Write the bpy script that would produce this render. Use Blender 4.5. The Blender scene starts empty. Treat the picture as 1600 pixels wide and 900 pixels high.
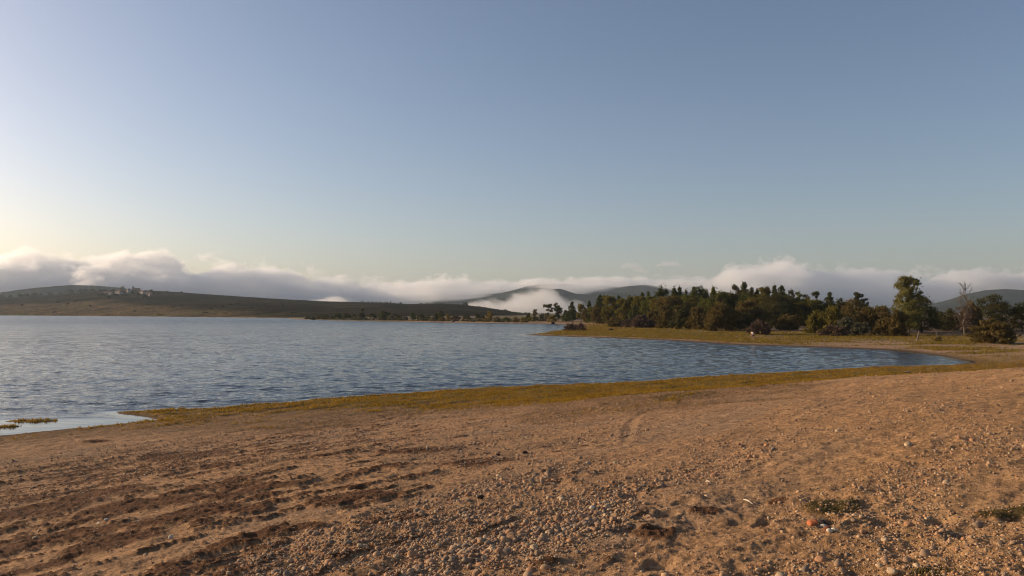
import bpy, math, random
import numpy as np
from mathutils import Vector

# ------------------------------------------------------------------ camera, world, sun, exposure
SC = bpy.context.scene
COL = SC.collection
F_PX, HORIZON = 1208.0, 488.0            # focal length and horizon row of the 1600 x 900 frame
PITCH = math.atan((HORIZON - 450.0) / F_PX)
EYE = 5.2                                # eye height above the water
cam_data = bpy.data.cameras.new('camera')
cam = bpy.data.objects.new('camera', cam_data)
COL.objects.link(cam)
cam_data.sensor_width = 36.0
cam_data.lens = 36.0 * F_PX / 1600.0
cam_data.clip_start = 0.1
cam_data.clip_end = 60000.0
cam.location = (0, 0, EYE)
cam.rotation_euler = (math.pi / 2 + PITCH, 0, 0)
SC.camera = cam

SUN_AZ = math.radians(-72)               # left of the view axis (+Y)
SUN_EL = math.radians(14)
world = bpy.data.worlds.new('World')
SC.world = world
world.use_nodes = True
wn = world.node_tree
wn.nodes.clear()
sky = wn.nodes.new('ShaderNodeTexSky')
sky.sky_type = 'NISHITA'
sky.sun_disc = False
sky.sun_elevation = SUN_EL
sky.sun_rotation = SUN_AZ
sky.altitude = 1000
sky.air_density = 1.0
sky.dust_density = 4.0
sky.ozone_density = 2.0
bg = wn.nodes.new('ShaderNodeBackground')
bg.inputs['Strength'].default_value = 0.142
wo = wn.nodes.new('ShaderNodeOutputWorld')
wb = wn.nodes.new('ShaderNodeVectorMath'); wb.operation = 'MULTIPLY'      # the phone's white balance
wb.inputs[1].default_value = (1.0, 0.885, 0.85)
gm = wn.nodes.new('ShaderNodeGamma'); gm.inputs['Gamma'].default_value = 1.08
hs = wn.nodes.new('ShaderNodeHueSaturation'); hs.inputs['Saturation'].default_value = 1.0
wn.links.new(sky.outputs[0], gm.inputs[0]); wn.links.new(gm.outputs[0], hs.inputs['Color']); wn.links.new(hs.outputs[0], wb.inputs[0])
wn.links.new(wb.outputs[0], bg.inputs[0])
wn.links.new(bg.outputs[0], wo.inputs[0])
sun_data = bpy.data.lights.new('sun', 'SUN')
sun_data.energy = 5.0
sun_data.angle = math.radians(0.53)
sun_data.color = (1.0, 0.77, 0.52)
sun = bpy.data.objects.new('sun', sun_data)
COL.objects.link(sun)
sdir = Vector((math.sin(SUN_AZ) * math.cos(SUN_EL), math.cos(SUN_AZ) * math.cos(SUN_EL), math.sin(SUN_EL)))
sun.rotation_euler = sdir.to_track_quat('Z', 'Y').to_euler()
SC.view_settings.view_transform = 'Standard'
SC.view_settings.look = 'None'
SC.view_settings.gamma = 1.0
SC.view_settings.exposure = 0.0
SC.cycles.use_denoising = True
SC.cycles.filter_width = 1.05
SC.cycles.max_bounces = 24
SC.cycles.diffuse_bounces = 3
SC.cycles.glossy_bounces = 3
SC.cycles.transmission_bounces = 4
SC.cycles.volume_bounces = 24
SC.cycles.transparent_max_bounces = 8
SC.cycles.volume_max_steps = 256

# ------------------------------------------------------------------ numeric helpers
RNG = np.random.default_rng(7)
random.seed(7)

def lattice(ix, iy, seed):
    h = (ix.astype(np.uint32) * np.uint32(374761393)) ^ (iy.astype(np.uint32) * np.uint32(668265263)) ^ np.uint32((seed * 2246822519) & 0xffffffff)
    h = (h ^ (h >> np.uint32(13))) * np.uint32(1274126177)
    h = h ^ (h >> np.uint32(16))
    h = h * np.uint32(2654435761)
    h = h ^ (h >> np.uint32(15))
    return h

def rand01(ix, iy, seed):
    return lattice(ix, iy, seed).astype(np.float64) / 4294967295.0

def noise(x, y, seed=0):
    """gradient noise, about -1 .. 1"""
    fx, fy = np.floor(x), np.floor(y)
    ix, iy = fx.astype(np.int64), fy.astype(np.int64)
    u, v = x - fx, y - fy
    su = u * u * u * (u * (u * 6 - 15) + 10)
    sv = v * v * v * (v * (v * 6 - 15) + 10)
    def g(dx, dy):
        a = rand01(ix + dx, iy + dy, seed) * (2 * math.pi)
        return np.cos(a) * (u - dx) + np.sin(a) * (v - dy)
    a = g(0, 0); b = g(1, 0); c = g(0, 1); d = g(1, 1)
    return 1.5 * ((a + (b - a) * su) * (1 - sv) + (c + (d - c) * su) * sv)

def fbm(x, y, seed=0, octaves=4, gain=0.5, lac=2.03):
    s = np.zeros_like(x); amp = 1.0; tot = 0.0
    for k in range(octaves):
        s += amp * noise(x, y, seed + 17 * k)
        tot += amp
        amp *= gain; x = x * lac + 11.3; y = y * lac - 7.7
    return s / tot

def pits(x, y, cell, seed, keep):
    """distance to the nearest jittered cell point, in cells (0..1+), skipping the cells not kept"""
    gx, gy = np.floor(x / cell).astype(np.int64), np.floor(y / cell).astype(np.int64)
    best = np.full(x.shape, 9.0); pick = np.zeros(x.shape)
    for dx in (-1, 0, 1):
        for dy in (-1, 0, 1):
            cx, cy = gx + dx, gy + dy
            r0 = rand01(cx, cy, seed)
            px = (cx + 0.15 + 0.7 * rand01(cx, cy, seed + 1)) * cell
            py = (cy + 0.15 + 0.7 * rand01(cx, cy, seed + 2)) * cell
            dd = np.hypot(x - px, y - py) / cell
            dd = np.where(r0 < keep, dd, 9.0)
            m = dd < best
            best = np.where(m, dd, best); pick = np.where(m, rand01(cx, cy, seed + 3), pick)
    return best, pick

def smooth(a, b, x):
    t = np.clip((x - a) / (b - a), 0, 1)
    return t * t * (3 - 2 * t)

CP, SP = math.cos(PITCH), math.sin(PITCH)
def ray(px, py):
    u, v = (px - 800.0) / F_PX, (450.0 - py) / F_PX
    return np.array([u, CP - v * SP, SP + v * CP])

def on_level(px, py, z=0.0):
    d = ray(px, py)
    t = (z - EYE) / d[2]
    return d[0] * t, d[1] * t

def at_depth(px, py, depth):
    d = ray(px, py)
    t = depth / d[1]
    return d[0] * t, depth, EYE + d[2] * t

def project(x, y, z):
    dz = z - EYE
    w = y * CP + dz * SP
    v = -y * SP + dz * CP
    return 800 + F_PX * x / w, 450 - F_PX * v / w

# ------------------------------------------------------------------ object helpers
def mesh_arrays(name, verts, faces, mat=None, smooth_shade=True, colors=None, extra=None):
    """verts (n,3); faces (m,k) of one size"""
    verts = np.asarray(verts, dtype=np.float32); faces = np.asarray(faces, dtype=np.int32)
    me = bpy.data.meshes.new(name)
    n, (m, k) = len(verts), faces.shape
    me.vertices.add(n); me.vertices.foreach_set('co', verts.ravel())
    me.loops.add(m * k); me.loops.foreach_set('vertex_index', faces.ravel())
    me.polygons.add(m)
    me.polygons.foreach_set('loop_start', np.arange(0, m * k, k, dtype=np.int32))
    me.polygons.foreach_set('loop_total', np.full(m, k, dtype=np.int32))
    me.polygons.foreach_set('use_smooth', np.full(m, smooth_shade, dtype=bool))
    if colors is not None:
        at = me.attributes.new('tint', 'FLOAT_COLOR', 'POINT')
        c = np.ones((n, 4), dtype=np.float32); c[:, :3] = colors
        at.data.foreach_set('color', c.ravel())
    for key, val in (extra or {}).items():
        at = me.attributes.new(key, 'FLOAT', 'POINT')
        at.data.foreach_set('value', np.asarray(val, dtype=np.float32))
    me.update(calc_edges=True)
    if mat: me.materials.append(mat)
    return me

def link(name, me, parent=None, loc=None):
    o = bpy.data.objects.new(name, me)
    COL.objects.link(o)
    if parent is not None: o.parent = parent
    if loc is not None: o.location = loc
    return o

def tag(o, label=None, cat=None, group=None, kind=None):
    if label: o['label'] = label
    if cat: o['category'] = cat
    if group: o['group'] = group
    if kind: o['kind'] = kind
    return o

def empty(name, loc):
    o = bpy.data.objects.new(name, None)
    o.empty_display_size = 0.5
    COL.objects.link(o); o.location = loc
    return o

class MB:
    """collects polygons of any size, builds one mesh"""
    def __init__(self): self.v = []; self.f = []
    def add(self, vs, fs):
        b = len(self.v); self.v += [tuple(map(float, p)) for p in vs]; self.f += [tuple(b + i for i in f) for f in fs]
    def box(self, lo, hi):
        x0, y0, z0 = lo; x1, y1, z1 = hi
        self.add([(x0,y0,z0),(x1,y0,z0),(x1,y1,z0),(x0,y1,z0),(x0,y0,z1),(x1,y0,z1),(x1,y1,z1),(x0,y1,z1)],
                 [(3,2,1,0),(4,5,6,7),(0,1,5,4),(1,2,6,5),(2,3,7,6),(3,0,4,7)])
    def tube(self, pts, rads, n=6):
        pts = [Vector(p) for p in pts]; rings = []
        for i, p in enumerate(pts):
            d = (pts[min(i+1, len(pts)-1)] - pts[max(i-1, 0)]).normalized()
            a = d.cross(Vector((0.31, 0.95, 0.05))).normalized(); b = d.cross(a)
            rings.append([p + float(rads[i]) * (math.cos(2*math.pi*k/n) * a + math.sin(2*math.pi*k/n) * b) for k in range(n)])
        vs = [q for r in rings for q in r]; fs = []
        for i in range(len(rings) - 1):
            for k in range(n):
                fs.append((i*n+k, i*n+(k+1) % n, (i+1)*n+(k+1) % n, (i+1)*n+k))
        fs.append(tuple(range(n))[::-1]); fs.append(tuple((len(rings)-1)*n + k for k in range(n)))
        self.add(vs, fs)
    def gable(self, lo, hi, rise, eave=0.0):
        """roof prism, ridge along x"""
        x0, y0, z0 = lo; x1, y1 = hi; ym = (y0 + y1) / 2
        e = eave
        self.add([(x0-e,y0-e,z0),(x1+e,y0-e,z0),(x1+e,y1+e,z0),(x0-e,y1+e,z0),(x0-e,ym,z0+rise),(x1+e,ym,z0+rise)],
                 [(3,2,1,0),(0,1,5,4),(2,3,4,5),(1,2,5),(3,0,4)])
    def build(self, name, mat, parent=None, smooth_shade=False, loc=None):
        me = bpy.data.meshes.new(name); me.from_pydata(self.v, [], self.f); me.update()
        if smooth_shade:
            for p in me.polygons: p.use_smooth = True
        if mat: me.materials.append(mat)
        return link(name, me, parent, loc)

# ------------------------------------------------------------------ material helpers
def new_mat(name):
    m = bpy.data.materials.new(name); m.use_nodes = True
    nt = m.node_tree; nt.nodes.clear()
    out = nt.nodes.new('ShaderNodeOutputMaterial')
    return m, nt, out

def nd(nt, typ, **kw):
    n = nt.nodes.new(typ)
    for k, v in kw.items(): setattr(n, k, v)
    return n

def mth(nt, op, a, b=None, c=None, clamp=False):
    n = nt.nodes.new('ShaderNodeMath'); n.operation = op; n.use_clamp = clamp
    for i, q in enumerate((a, b, c)):
        if q is None: continue
        if isinstance(q, (int, float)): n.inputs[i].default_value = q
        else: nt.links.new(q, n.inputs[i])
    return n.outputs[0]

def noise_node(nt, vec, scale, detail=3.0, rough=0.55):
    n = nt.nodes.new('ShaderNodeTexNoise')
    n.inputs['Scale'].default_value = scale; n.inputs['Detail'].default_value = detail; n.inputs['Roughness'].default_value = rough
    if vec is not None: nt.links.new(vec, n.inputs['Vector'])
    return n.outputs['Fac']

def pos(nt):
    return nt.nodes.new('ShaderNodeNewGeometry').outputs['Position']

def mix_mul(nt, col, fac_value_socket):
    """colour times a grey factor"""
    n = nt.nodes.new('ShaderNodeVectorMath'); n.operation = 'SCALE'
    nt.links.new(col, n.inputs[0]); nt.links.new(fac_value_socket, n.inputs['Scale'])
    return n.outputs[0]

def tinted_mat(name, scales, amount=0.5, rough=0.95, bump=None, spec=0.2, speckle=0.0):
    """the mesh's own 'tint' colours broken up by noise at several scales"""
    m, nt, out = new_mat(name)
    p = pos(nt)
    at = nd(nt, 'ShaderNodeAttribute', attribute_name='tint')
    f = None
    if speckle:
        vo = nd(nt, 'ShaderNodeTexVoronoi'); vo.inputs['Scale'].default_value = speckle; nt.links.new(p, vo.inputs['Vector'])
        sc_ = nd(nt, 'ShaderNodeSeparateColor'); nt.links.new(vo.outputs['Color'], sc_.inputs[0])
        f = mth(nt, 'MULTIPLY_ADD', sc_.outputs[0], 0.6, 0.72)
        vo2 = nd(nt, 'ShaderNodeTexVoronoi'); vo2.inputs['Scale'].default_value = speckle * 0.36; nt.links.new(p, vo2.inputs['Vector'])
        sc2 = nd(nt, 'ShaderNodeSeparateColor'); nt.links.new(vo2.outputs['Color'], sc2.inputs[0])
        f = mth(nt, 'MULTIPLY', f, mth(nt, 'MULTIPLY_ADD', sc2.outputs[1], 0.36, 0.82))
    for s in scales:
        k = mth(nt, 'MULTIPLY_ADD', noise_node(nt, p, s), 2 * amount, 1 - amount)
        f = k if f is None else mth(nt, 'MULTIPLY', f, k)
    b = nd(nt, 'ShaderNodeBsdfPrincipled')
    nt.links.new(mix_mul(nt, at.outputs['Color'], f), b.inputs['Base Color'])
    b.inputs['Roughness'].default_value = rough
    b.inputs['Specular IOR Level'].default_value = spec
    if bump:
        bn = nd(nt, 'ShaderNodeBump'); bn.inputs['Strength'].default_value = 1.0; bn.inputs['Distance'].default_value = bump[1]
        nt.links.new(noise_node(nt, p, bump[0], 4.0, 0.65), bn.inputs['Height'])
        nt.links.new(bn.outputs[0], b.inputs['Normal'])
    nt.links.new(b.outputs[0], out.inputs[0])
    return m

def plain_mat(name, col, rough=0.9, vary=0.3, scale=2.0, spec=0.2):
    m, nt, out = new_mat(name)
    b = nd(nt, 'ShaderNodeBsdfPrincipled')
    rgb = nd(nt, 'ShaderNodeRGB'); rgb.outputs[0].default_value = (*col, 1)
    f = mth(nt, 'MULTIPLY_ADD', noise_node(nt, pos(nt), scale), 2 * vary, 1 - vary)
    nt.links.new(mix_mul(nt, rgb.outputs[0], f), b.inputs['Base Color'])
    b.inputs['Roughness'].default_value = rough; b.inputs['Specular IOR Level'].default_value = spec
    nt.links.new(b.outputs[0], out.inputs[0])
    return m

def leaf_mat(name, col, trans=0.3, vary=0.45):
    m, nt, out = new_mat(name)
    rgb = nd(nt, 'ShaderNodeRGB'); rgb.outputs[0].default_value = (*col, 1)
    p = pos(nt)
    f = mth(nt, 'MULTIPLY', mth(nt, 'MULTIPLY_ADD', noise_node(nt, p, 0.5), 2 * vary, 1 - vary),
            mth(nt, 'MULTIPLY_ADD', noise_node(nt, p, 3.1), 2 * vary, 1 - vary))
    c = mix_mul(nt, rgb.outputs[0], f)
    d = nd(nt, 'ShaderNodeBsdfDiffuse'); t = nd(nt, 'ShaderNodeBsdfTranslucent'); mx = nd(nt, 'ShaderNodeMixShader')
    nt.links.new(c, d.inputs[0]); nt.links.new(c, t.inputs[0])
    mx.inputs[0].default_value = trans
    nt.links.new(d.outputs[0], mx.inputs[1]); nt.links.new(t.outputs[0], mx.inputs[2])
    nt.links.new(mx.outputs[0], out.inputs[0])
    return m

# ------------------------------------------------------------------ the lake outline
SHORE_PX = [(-900,800),(-450,730),(-150,697),(0,681),(60,674),(150,666),(205,660),(243,656),(226,652),(182,647),(176,643),(250,640),(345,637),
            (380,632),(450,628),(505,622),(560,618.5),(650,613),(740,606.5),(880,600.5),(1000,596),(1100,588),(1200,583),(1300,577),
            (1365,573),(1450,571.5),(1505,569.5),(1524,566),(1515,563),(1470,555.5),(1400,547),(1300,543),(1150,538.2),(1050,531.8),(950,528),
            (860,525),(815,523),(850,520.3),(862,516.5),(900,514.5),(905,509),(860,506.2),(700,504.2),(600,502.2),(520,500.8),(462,499.0),(450,497.4),(300,495.4),
            (0,492.9),(-400,492.6),(-1200,494),(-2500,520),(-2600,700)]
LAKE = np.array([on_level(*p) for p in SHORE_PX])

def lake_distance(x, y):
    """signed distance to the shore: positive on land, negative in the water"""
    d2 = np.full(x.shape, 1e18); inside = np.zeros(x.shape, bool)
    n = len(LAKE)
    for i in range(n):
        ax, ay = LAKE[i]; bx, by = LAKE[(i + 1) % n]
        ex, ey = bx - ax, by - ay
        t = np.clip(((x - ax) * ex + (y - ay) * ey) / (ex * ex + ey * ey), 0, 1)
        d2 = np.minimum(d2, (x - ax - t * ex) ** 2 + (y - ay - t * ey) ** 2)
        if ay != by:
            c = ((ay > y) != (by > y)) & (x < (bx - ax) * (y - ay) / (by - ay) + ax)
            inside ^= c
    d = np.sqrt(d2)
    return np.where(inside, -d, d)

ISLETS = [(*on_level(50, 657.5), 1.3, 0.55), (*on_level(2, 667), 0.9, 0.35)]

def base_height(x, y):
    """ground height without small relief; also returns the shore distance and the near-beach weight"""
    r = np.hypot(x, y)
    d = lake_distance(x, y)
    wob = np.clip(r * 0.006, 0.25, 3.0)
    d = d + wob * fbm(x / (wob * 7), y / (wob * 7), 3, 3)
    for ix, iy, rx, ry in ISLETS:
        q = np.hypot((x - ix) / rx, (y - iy) / ry)
        d = np.maximum(d, (1 - q) * ry * 1.2 + 0.12 * noise(x * 2, y * 2, 31))
    wn_ = 1 - smooth(62, 100, y - 0.12 * x)
    dl = np.maximum(d, 0)
    near = 0.022 * dl + 0.105 * np.maximum(dl - 11 + 2 * noise(x / 9, y / 9, 5), 0)
    k = 6.5
    near = np.where(near > 3.3, 3.3 + (near - 3.3) * 0.8, near)
    near = np.minimum(near, k)
    far = 0.05 + 0.016 * np.minimum(dl, 120) + 0.16 * fbm(x / 14, y / 14, 9, 3) * smooth(1, 12, dl)
    far = np.where(d < 4, 0.06 * dl, 0.06*4 + (far - 0.114) * smooth(4, 10, dl) * 1.0)
    land = near * wn_ + far * (1 - wn_)
    bed = -0.03 - np.minimum(-d, 40) * 0.06
    return np.where(d > 0, land, np.minimum(bed, -0.02)), d, wn_

H0 = float(base_height(np.array([0.0]), np.array([0.0]))[0][0])
NEAR_OFF = (EYE - 1.68) / H0
_bh = base_height
def ground_base(x, y):
    h, d, w = _bh(x, y)
    s = 1 + (NEAR_OFF - 1) * w
    return np.where(h > 0, h * s, h), d, w
def ground_z(x, y):
    h, d, w = ground_base(np.array([float(x)]), np.array([float(y)]))
    return float(h[0])

def pixel_on_ground(px, py):
    d = ray(px, py)
    lo, t = 0.0, 0.5
    ts = np.exp(np.linspace(math.log(2), math.log(900), 1400))
    hs, _, _ = ground_base(d[0] * ts, d[1] * ts)
    below = EYE + d[2] * ts < hs
    i = int(np.argmax(below)) if below.any() else len(ts) - 1
    return d[0] * ts[i], d[1] * ts[i]

# grooves and dark mats whose place is known: points on the ground
GROOVES = [([(384,744),(400,733),(432,722),(470,712),(520,706)], 0.16, 0.06), ([(868,757),(874,742),(876,731),(898,718)], 0.10, 0.05),
           ([(978,690),(982,672),(990,655),(1004,646)], 0.10, 0.04), ([(730,905),(760,860),(812,846)], 0.08, 0.025),
           ([(1280,720),(1330,700),(1420,690)], 0.14, 0.04)]
GROOVES = [([pixel_on_ground(*p) for p in pl], w, dep) for pl, w, dep in GROOVES]
MATS = [(745,723,40,5,0), (650,706,52,5,0), (1026,833,36,11,0), (1100,797,26,5,0), (1300,795,56,11,1), (1570,803,58,6,1), (560,780,62,7,0), (150,774,46,6,0),
        (230,788,80,9,0), (300,806,60,12,0), (60,800,60,10,0), (100,842,60,9,0), (180,850,50,12,0), (150,690,24,2,0), (245,715,18,4,0),
        (300,713,36,5,0), (420,763,46,5,0), (470,830,30,4,0), (420,838,34,5,0), (10,862,30,14,0), (620,727,22,4,0), (360,775,40,5,0),
        (640,812,26,4,0), (850,880,1,1,0), (1215,783,1,1,0), (330,795,30,6,0), (390,800,24,5,0), (520,790,30,5,0), (1060,620,40,5,1), (1455,898,45,4,1)]
MATS_W = []
for mx, my, rx, ry, gr in MATS:
    c = pixel_on_ground(mx, my); e = pixel_on_ground(mx + rx, my); f1 = pixel_on_ground(mx, my - ry); f0 = pixel_on_ground(mx, my + ry)
    MATS_W.append((c[0], c[1], max(0.12, math.hypot(e[0]-c[0], e[1]-c[1])), max(0.12, 0.5 * abs(f1[1]-f0[1])), gr))

def polyline_distance(x, y, pl):
    d2 = np.full(x.shape, 1e9)
    for (ax, ay), (bx, by) in zip(pl[:-1], pl[1:]):
        ex, ey = bx - ax, by - ay
        t = np.clip(((x - ax) * ex + (y - ay) * ey) / (ex * ex + ey * ey), 0, 1)
        d2 = np.minimum(d2, (x - ax - t * ex) ** 2 + (y - ay - t * ey) ** 2)
    return np.sqrt(d2)

# shore-parallel axes of the near beach
SA = math.atan2(LAKE[18][1] - LAKE[3][1], LAKE[18][0] - LAKE[3][0])
def along(x, y):
    return x * math.cos(SA) + y * math.sin(SA), -x * math.sin(SA) + y * math.cos(SA)

def gravel_mask(x, y, z):
    """how thickly pebbles lie, from the bands seen on the beach"""
    px, py = project(x, np.maximum(y, 1.0), z)
    a, b = along(x, y)
    band = 0.5 + 0.8 * fbm(a / 5.0, b / 1.5, 61, 3)
    lim = 905 - 0.19 * (px - 300)                   # left end of the thick gravel, rising to the right
    g = smooth(-70, 20, (py - lim) + 40 * fbm(a / 2.5, b / 1.2, 63, 2) + 0 * px)
    g = g * (px > 250) * smooth(250, 420, px)
    ctr = np.exp(-((py - (905 - 0.20 * (px - 330))) / 46.0) ** 2) * smooth(300, 420, px) * (1 - 0.6 * smooth(1150, 1400, px))
    right = smooth(1000, 1250, px) * (0.16 + 0.5 * smooth(0.35, 0.8, band)) * smooth(595, 630, py) * (1 - 0.6 * smooth(760, 800, py))
    low_right = smooth(1330, 1500, px) * smooth(770, 850, py) * (0.35 + 0.65 * smooth(0.3, 0.7, band))
    upper = np.exp(-((py - (690 - 0.055 * (px - 200))) / 24.0) ** 2) * 0.55 * smooth(0.25, 0.7, band) * (px < 1250)
    mid = (0.14 + 0.40 * smooth(0.35, 0.8, band)) * smooth(450, 800, px)
    second = np.exp(-((py - (900 - 0.25 * (px - 560))) / 34.0) ** 2) * smooth(480, 640, px) * (px < 1150)
    bare = np.exp(-(((px - 1180) / 170) ** 2 + ((py - 850) / 50) ** 2))
    m = np.maximum.reduce([ctr * (0.14 + 0.62 * smooth(0.25, 0.75, band)) * (1 - 0.75 * smooth(950, 1080, px)), right, low_right * 0.9, upper, mid, second * smooth(0.3, 0.6, band) * (1 - 0.7 * smooth(950, 1050, px))])
    return np.clip(m * (1 - 0.8 * bare), 0, 1)

def surface(x, y):
    """full relief, colour and masks of the ground sheet"""
    z, d, w = ground_base(x, y)
    r = np.hypot(x, y)
    n = len(x)
    px, py = project(x, np.maximum(y, 1.0), z)
    a, b = along(x, y)
    land = smooth(0, 0.6, d)
    beach = w * land
    left = 1 - smooth(350, 900, px)
    # ---- dark mats
    mat_n = fbm(a / 1.5, b / 0.50, 41, 5, 0.68)
    mats = smooth(0.12, 0.26, mat_n + 0.22 * left - 0.14 - 0.25 * smooth(900, 1200, px)) * smooth(7, 11, d)
    green_m = np.zeros(n)
    edge = 0.35 * fbm(x * 2.2, y * 2.2, 43, 3)
    for cx, cy, rx, ry, gr in MATS_W:
        q = np.hypot((x - cx) / rx, (y - cy) / ry) + edge
        k = 1 - smooth(0.75, 1.15, q)
        mats = np.maximum(mats, k)
        if gr: green_m = np.maximum(green_m, k)
    mats *= beach
    # ---- grass zones
    gw = np.interp(px, [100, 180, 300, 450, 600, 740, 870, 1000, 1200, 1300, 1450, 1600], [0.8, 1.2, 3.2, 6.3, 9.2, 14.0, 20.0, 23.0, 25.5, 26.0, 26.5, 27.0])
    gw = gw * (1 + 0.22 * fbm(x / 9, y / 9, 21, 3) + 0.12 * fbm(x / 2.2, y / 2.2, 22, 2))
    grass_n = smooth(0.15, 0.7, d) * (1 - smooth(gw - 2.0, gw + 0.8, d + 4.2 * fbm(a / 3.2, b / 0.9, 23, 5))) * w
    isl = np.zeros(n)
    for ix, iy, rx, ry in ISLETS:
        isl = np.maximum(isl, (np.hypot((x - ix) / rx, (y - iy) / ry) < 1.3) & (d > 0.05))
    inner = smooth(0.35, 0.85, d / np.maximum(gw, 0.5))
    grass_n *= 1 - 0.9 * smooth(0.30 - 0.34 * inner, 0.48 - 0.30 * inner, fbm(a / 4.5, b / 1.1, 24, 4))
    grass_n = np.maximum(grass_n, isl)
    dry_n = (1 - smooth(gw + 1.0, gw + 4.5 + 2 * fbm(x / 3, y / 3, 25, 2), d)) * w * land
    gf = fbm(x / 16, y / 5, 27, 4)
    grass_f = smooth(1.2, 4, d + 2 * gf) * (1 - smooth(26, 60, d)) * (1 - w)
    # ---- relief
    fine = np.clip(1.4 - r / 45.0, 0.0, 1.0)
    rel = np.zeros(n)
    sel = (r < 130) & (d > -0.5)
    xs, ys, as_, bs = x[sel], y[sel], a[sel], b[sel]
    amp = (0.045 + 0.022 * left[sel]) * beach[sel]
    rr = amp * fbm(as_ / 1.6, bs / 0.8, 51, 5, 0.6)
    rr += 0.035 * beach[sel] * fbm(as_ / 9, bs / 3.0, 52, 3)
    rr += 0.034 * beach[sel] * fbm(xs / 0.34, ys / 0.26, 53, 5, 0.70)
    rr += 0.013 * beach[sel] * fine[sel] * fbm(xs / 0.09, ys / 0.08, 54, 4, 0.7)
    pd, pk = pits(as_ * 0.7, bs, 0.42, 71, 0.5)
    foot = 0.25 + 1.1 * smooth(900, 1020, px[sel]) * smooth(745, 790, py[sel]) * (1 - 0.5 * smooth(1400, 1520, px[sel])) + 0.35 * smooth(500, 560, px[sel]) * (1 - smooth(640, 700, px[sel]))
    rr -= beach[sel] * np.clip(foot, 0, 1.3) * (0.020 + 0.05 * pk) * np.exp(-(pd / 0.22) ** 2) * (r[sel] < 60)
    rr += beach[sel] * np.clip(foot - 0.3, 0, 1) * 0.05 * fbm(xs / 0.45, ys / 0.30, 73, 4, 0.6)
    rr += beach[sel] * np.clip(foot, 0, 1) * 0.012 * np.exp(-((pd - 0.36) / 0.1) ** 2) * (r[sel] < 60)
    m_ = mats[sel]
    rr += m_ * (0.4 + 0.3 * left[sel]) * (0.05 + 0.05 * fbm(xs / 0.16, ys / 0.12, 56, 3, 0.65) + 0.03 * fbm(as_ / 0.9, bs / 0.4, 57, 2))
    for pl, wd, dep in GROOVES:
        q = polyline_distance(xs, ys, pl)
        rr += -0.4 * dep * np.exp(-(q / wd) ** 2) + 0.2 * dep * np.exp(-((q - 1.9 * wd) / (0.6 * wd)) ** 2)
    g_ = grass_n[sel]
    rr = rr * (1 - 0.6 * g_) + g_ * (0.05 + 0.10 * fbm(as_ / 3.0, bs / 1.3, 58, 4) + 0.03 * fbm(xs / 0.5, ys / 0.5, 59, 2))
    rel[sel] = rr
    fs = (w < 0.5) & (d > 0) & (r < 700)
    rel[fs] += (0.10 * fbm(x[fs] / 6, y[fs] / 2.5, 81, 4) + 0.05 * fbm(x[fs] / 1.4, y[fs] / 1.0, 82, 2)) * smooth(1, 8, d[fs])
    z = z + rel * np.where(d > 0, smooth(0, 0.5, d), 0.0)
    z = np.where((d > 0.1), np.maximum(z, 0.015), z)
    # ---- colour
    def C(*c): return np.array(c)[None, :]
    def mixc(c0, c1, k): return c0 + (c1 - c0) * k[:, None]
    f1 = fbm(a / 3, b / 1.1, 91, 4)[:, None]; f2 = fbm(x / 0.5, y / 0.5, 92, 3)[:, None]
    sand = C(0.40, 0.255, 0.145) * (1 + 0.22 * f1 + 0.15 * f2)
    c = mixc(sand, C(0.34, 0.235, 0.15) * (1 + 0.2 * f2), smooth(0.0, 0.4, fbm(a / 6, b / 2.4, 93, 3)))
    c = mixc(c, C(0.44, 0.27, 0.13) * (1 + 0.15 * f2), smooth(1000, 1500, px) * 0.6 * w)
    c = mixc(c, C(0.115, 0.058, 0.030) * (1 + 0.45 * f2), np.clip(mats * 0.95, 0, 1))
    c = mixc(c, C(0.13, 0.105, 0.04) * (1 + 0.3 * f2), np.clip(green_m * w * 0.8, 0, 1))
    c = mixc(c, C(0.22, 0.14, 0.07) * (1 + 0.25 * f2), np.clip(dry_n * (1 - grass_n) * 0.75, 0, 1))
    gcol = mixc(C(0.26, 0.162, 0.028) * (1 + 0.25 * f2), C(0.17, 0.128, 0.024) * (1 + 0.2 * f2), smooth(-0.3, 0.35, fbm(a / 4, b / 1.6, 95, 3)))
    gcol = mixc(gcol, C(0.20, 0.105, 0.035) + 0 * f2, smooth(0.0, 0.4, fbm(a / 5, b / 2.0, 96, 3)) * 0.7)
    c = mixc(c, gcol, grass_n * 0.95)
    c = c * (np.array([0.88, 0.80, 0.71])[None, :] * w[:, None] + (1 - w[:, None]))
    # far cape
    fsand = C(0.36, 0.225, 0.13) * (1 + 0.2 * f2)
    fgold = mixc(C(0.22, 0.15, 0.04) + 0 * f2, C(0.12, 0.115, 0.03) + 0 * f2, smooth(-0.15, 0.3, gf + 0.010 * (d - 14)))
    fgold = mixc(fgold, C(0.24, 0.125, 0.055) + 0 * f2, smooth(0.05, 0.4, fbm(x / 20, y / 6, 97, 3) + 0.2 * (1 - smooth(3, 9, d))))
    litter = C(0.10, 0.065, 0.035) * (1 + 0.3 * f2)
    fc = mixc(fsand, fgold, grass_f)
    fc = mixc(fc, litter, smooth(40, 75, d))
    bare = smooth(0.12, 0.4, fbm(x / 30, y / 5, 98, 3)) * smooth(12, 20, d) * (1 - smooth(40, 60, d))
    right_sand = smooth(30, 50, x) * smooth(70, 90, y) * (1 - smooth(122, 140, y)) * smooth(-0.25, 0.15, fbm(x / 16, y / 5, 99, 3))
    far_sand = smooth(280, 320, y) * (1 - smooth(420, 440, y)) * (1 - smooth(14, 22, d))
    fc = mixc(fc, fsand, np.clip(np.maximum.reduce([bare * 0.7, right_sand * 0.9, far_sand]), 0, 1))
    fc = mixc(fc, C(0.13, 0.08, 0.045) + 0 * f2, (1 - smooth(0.6, 3.0, d)) * 0.9)
    dist_field = smooth(420, 520, y)
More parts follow.
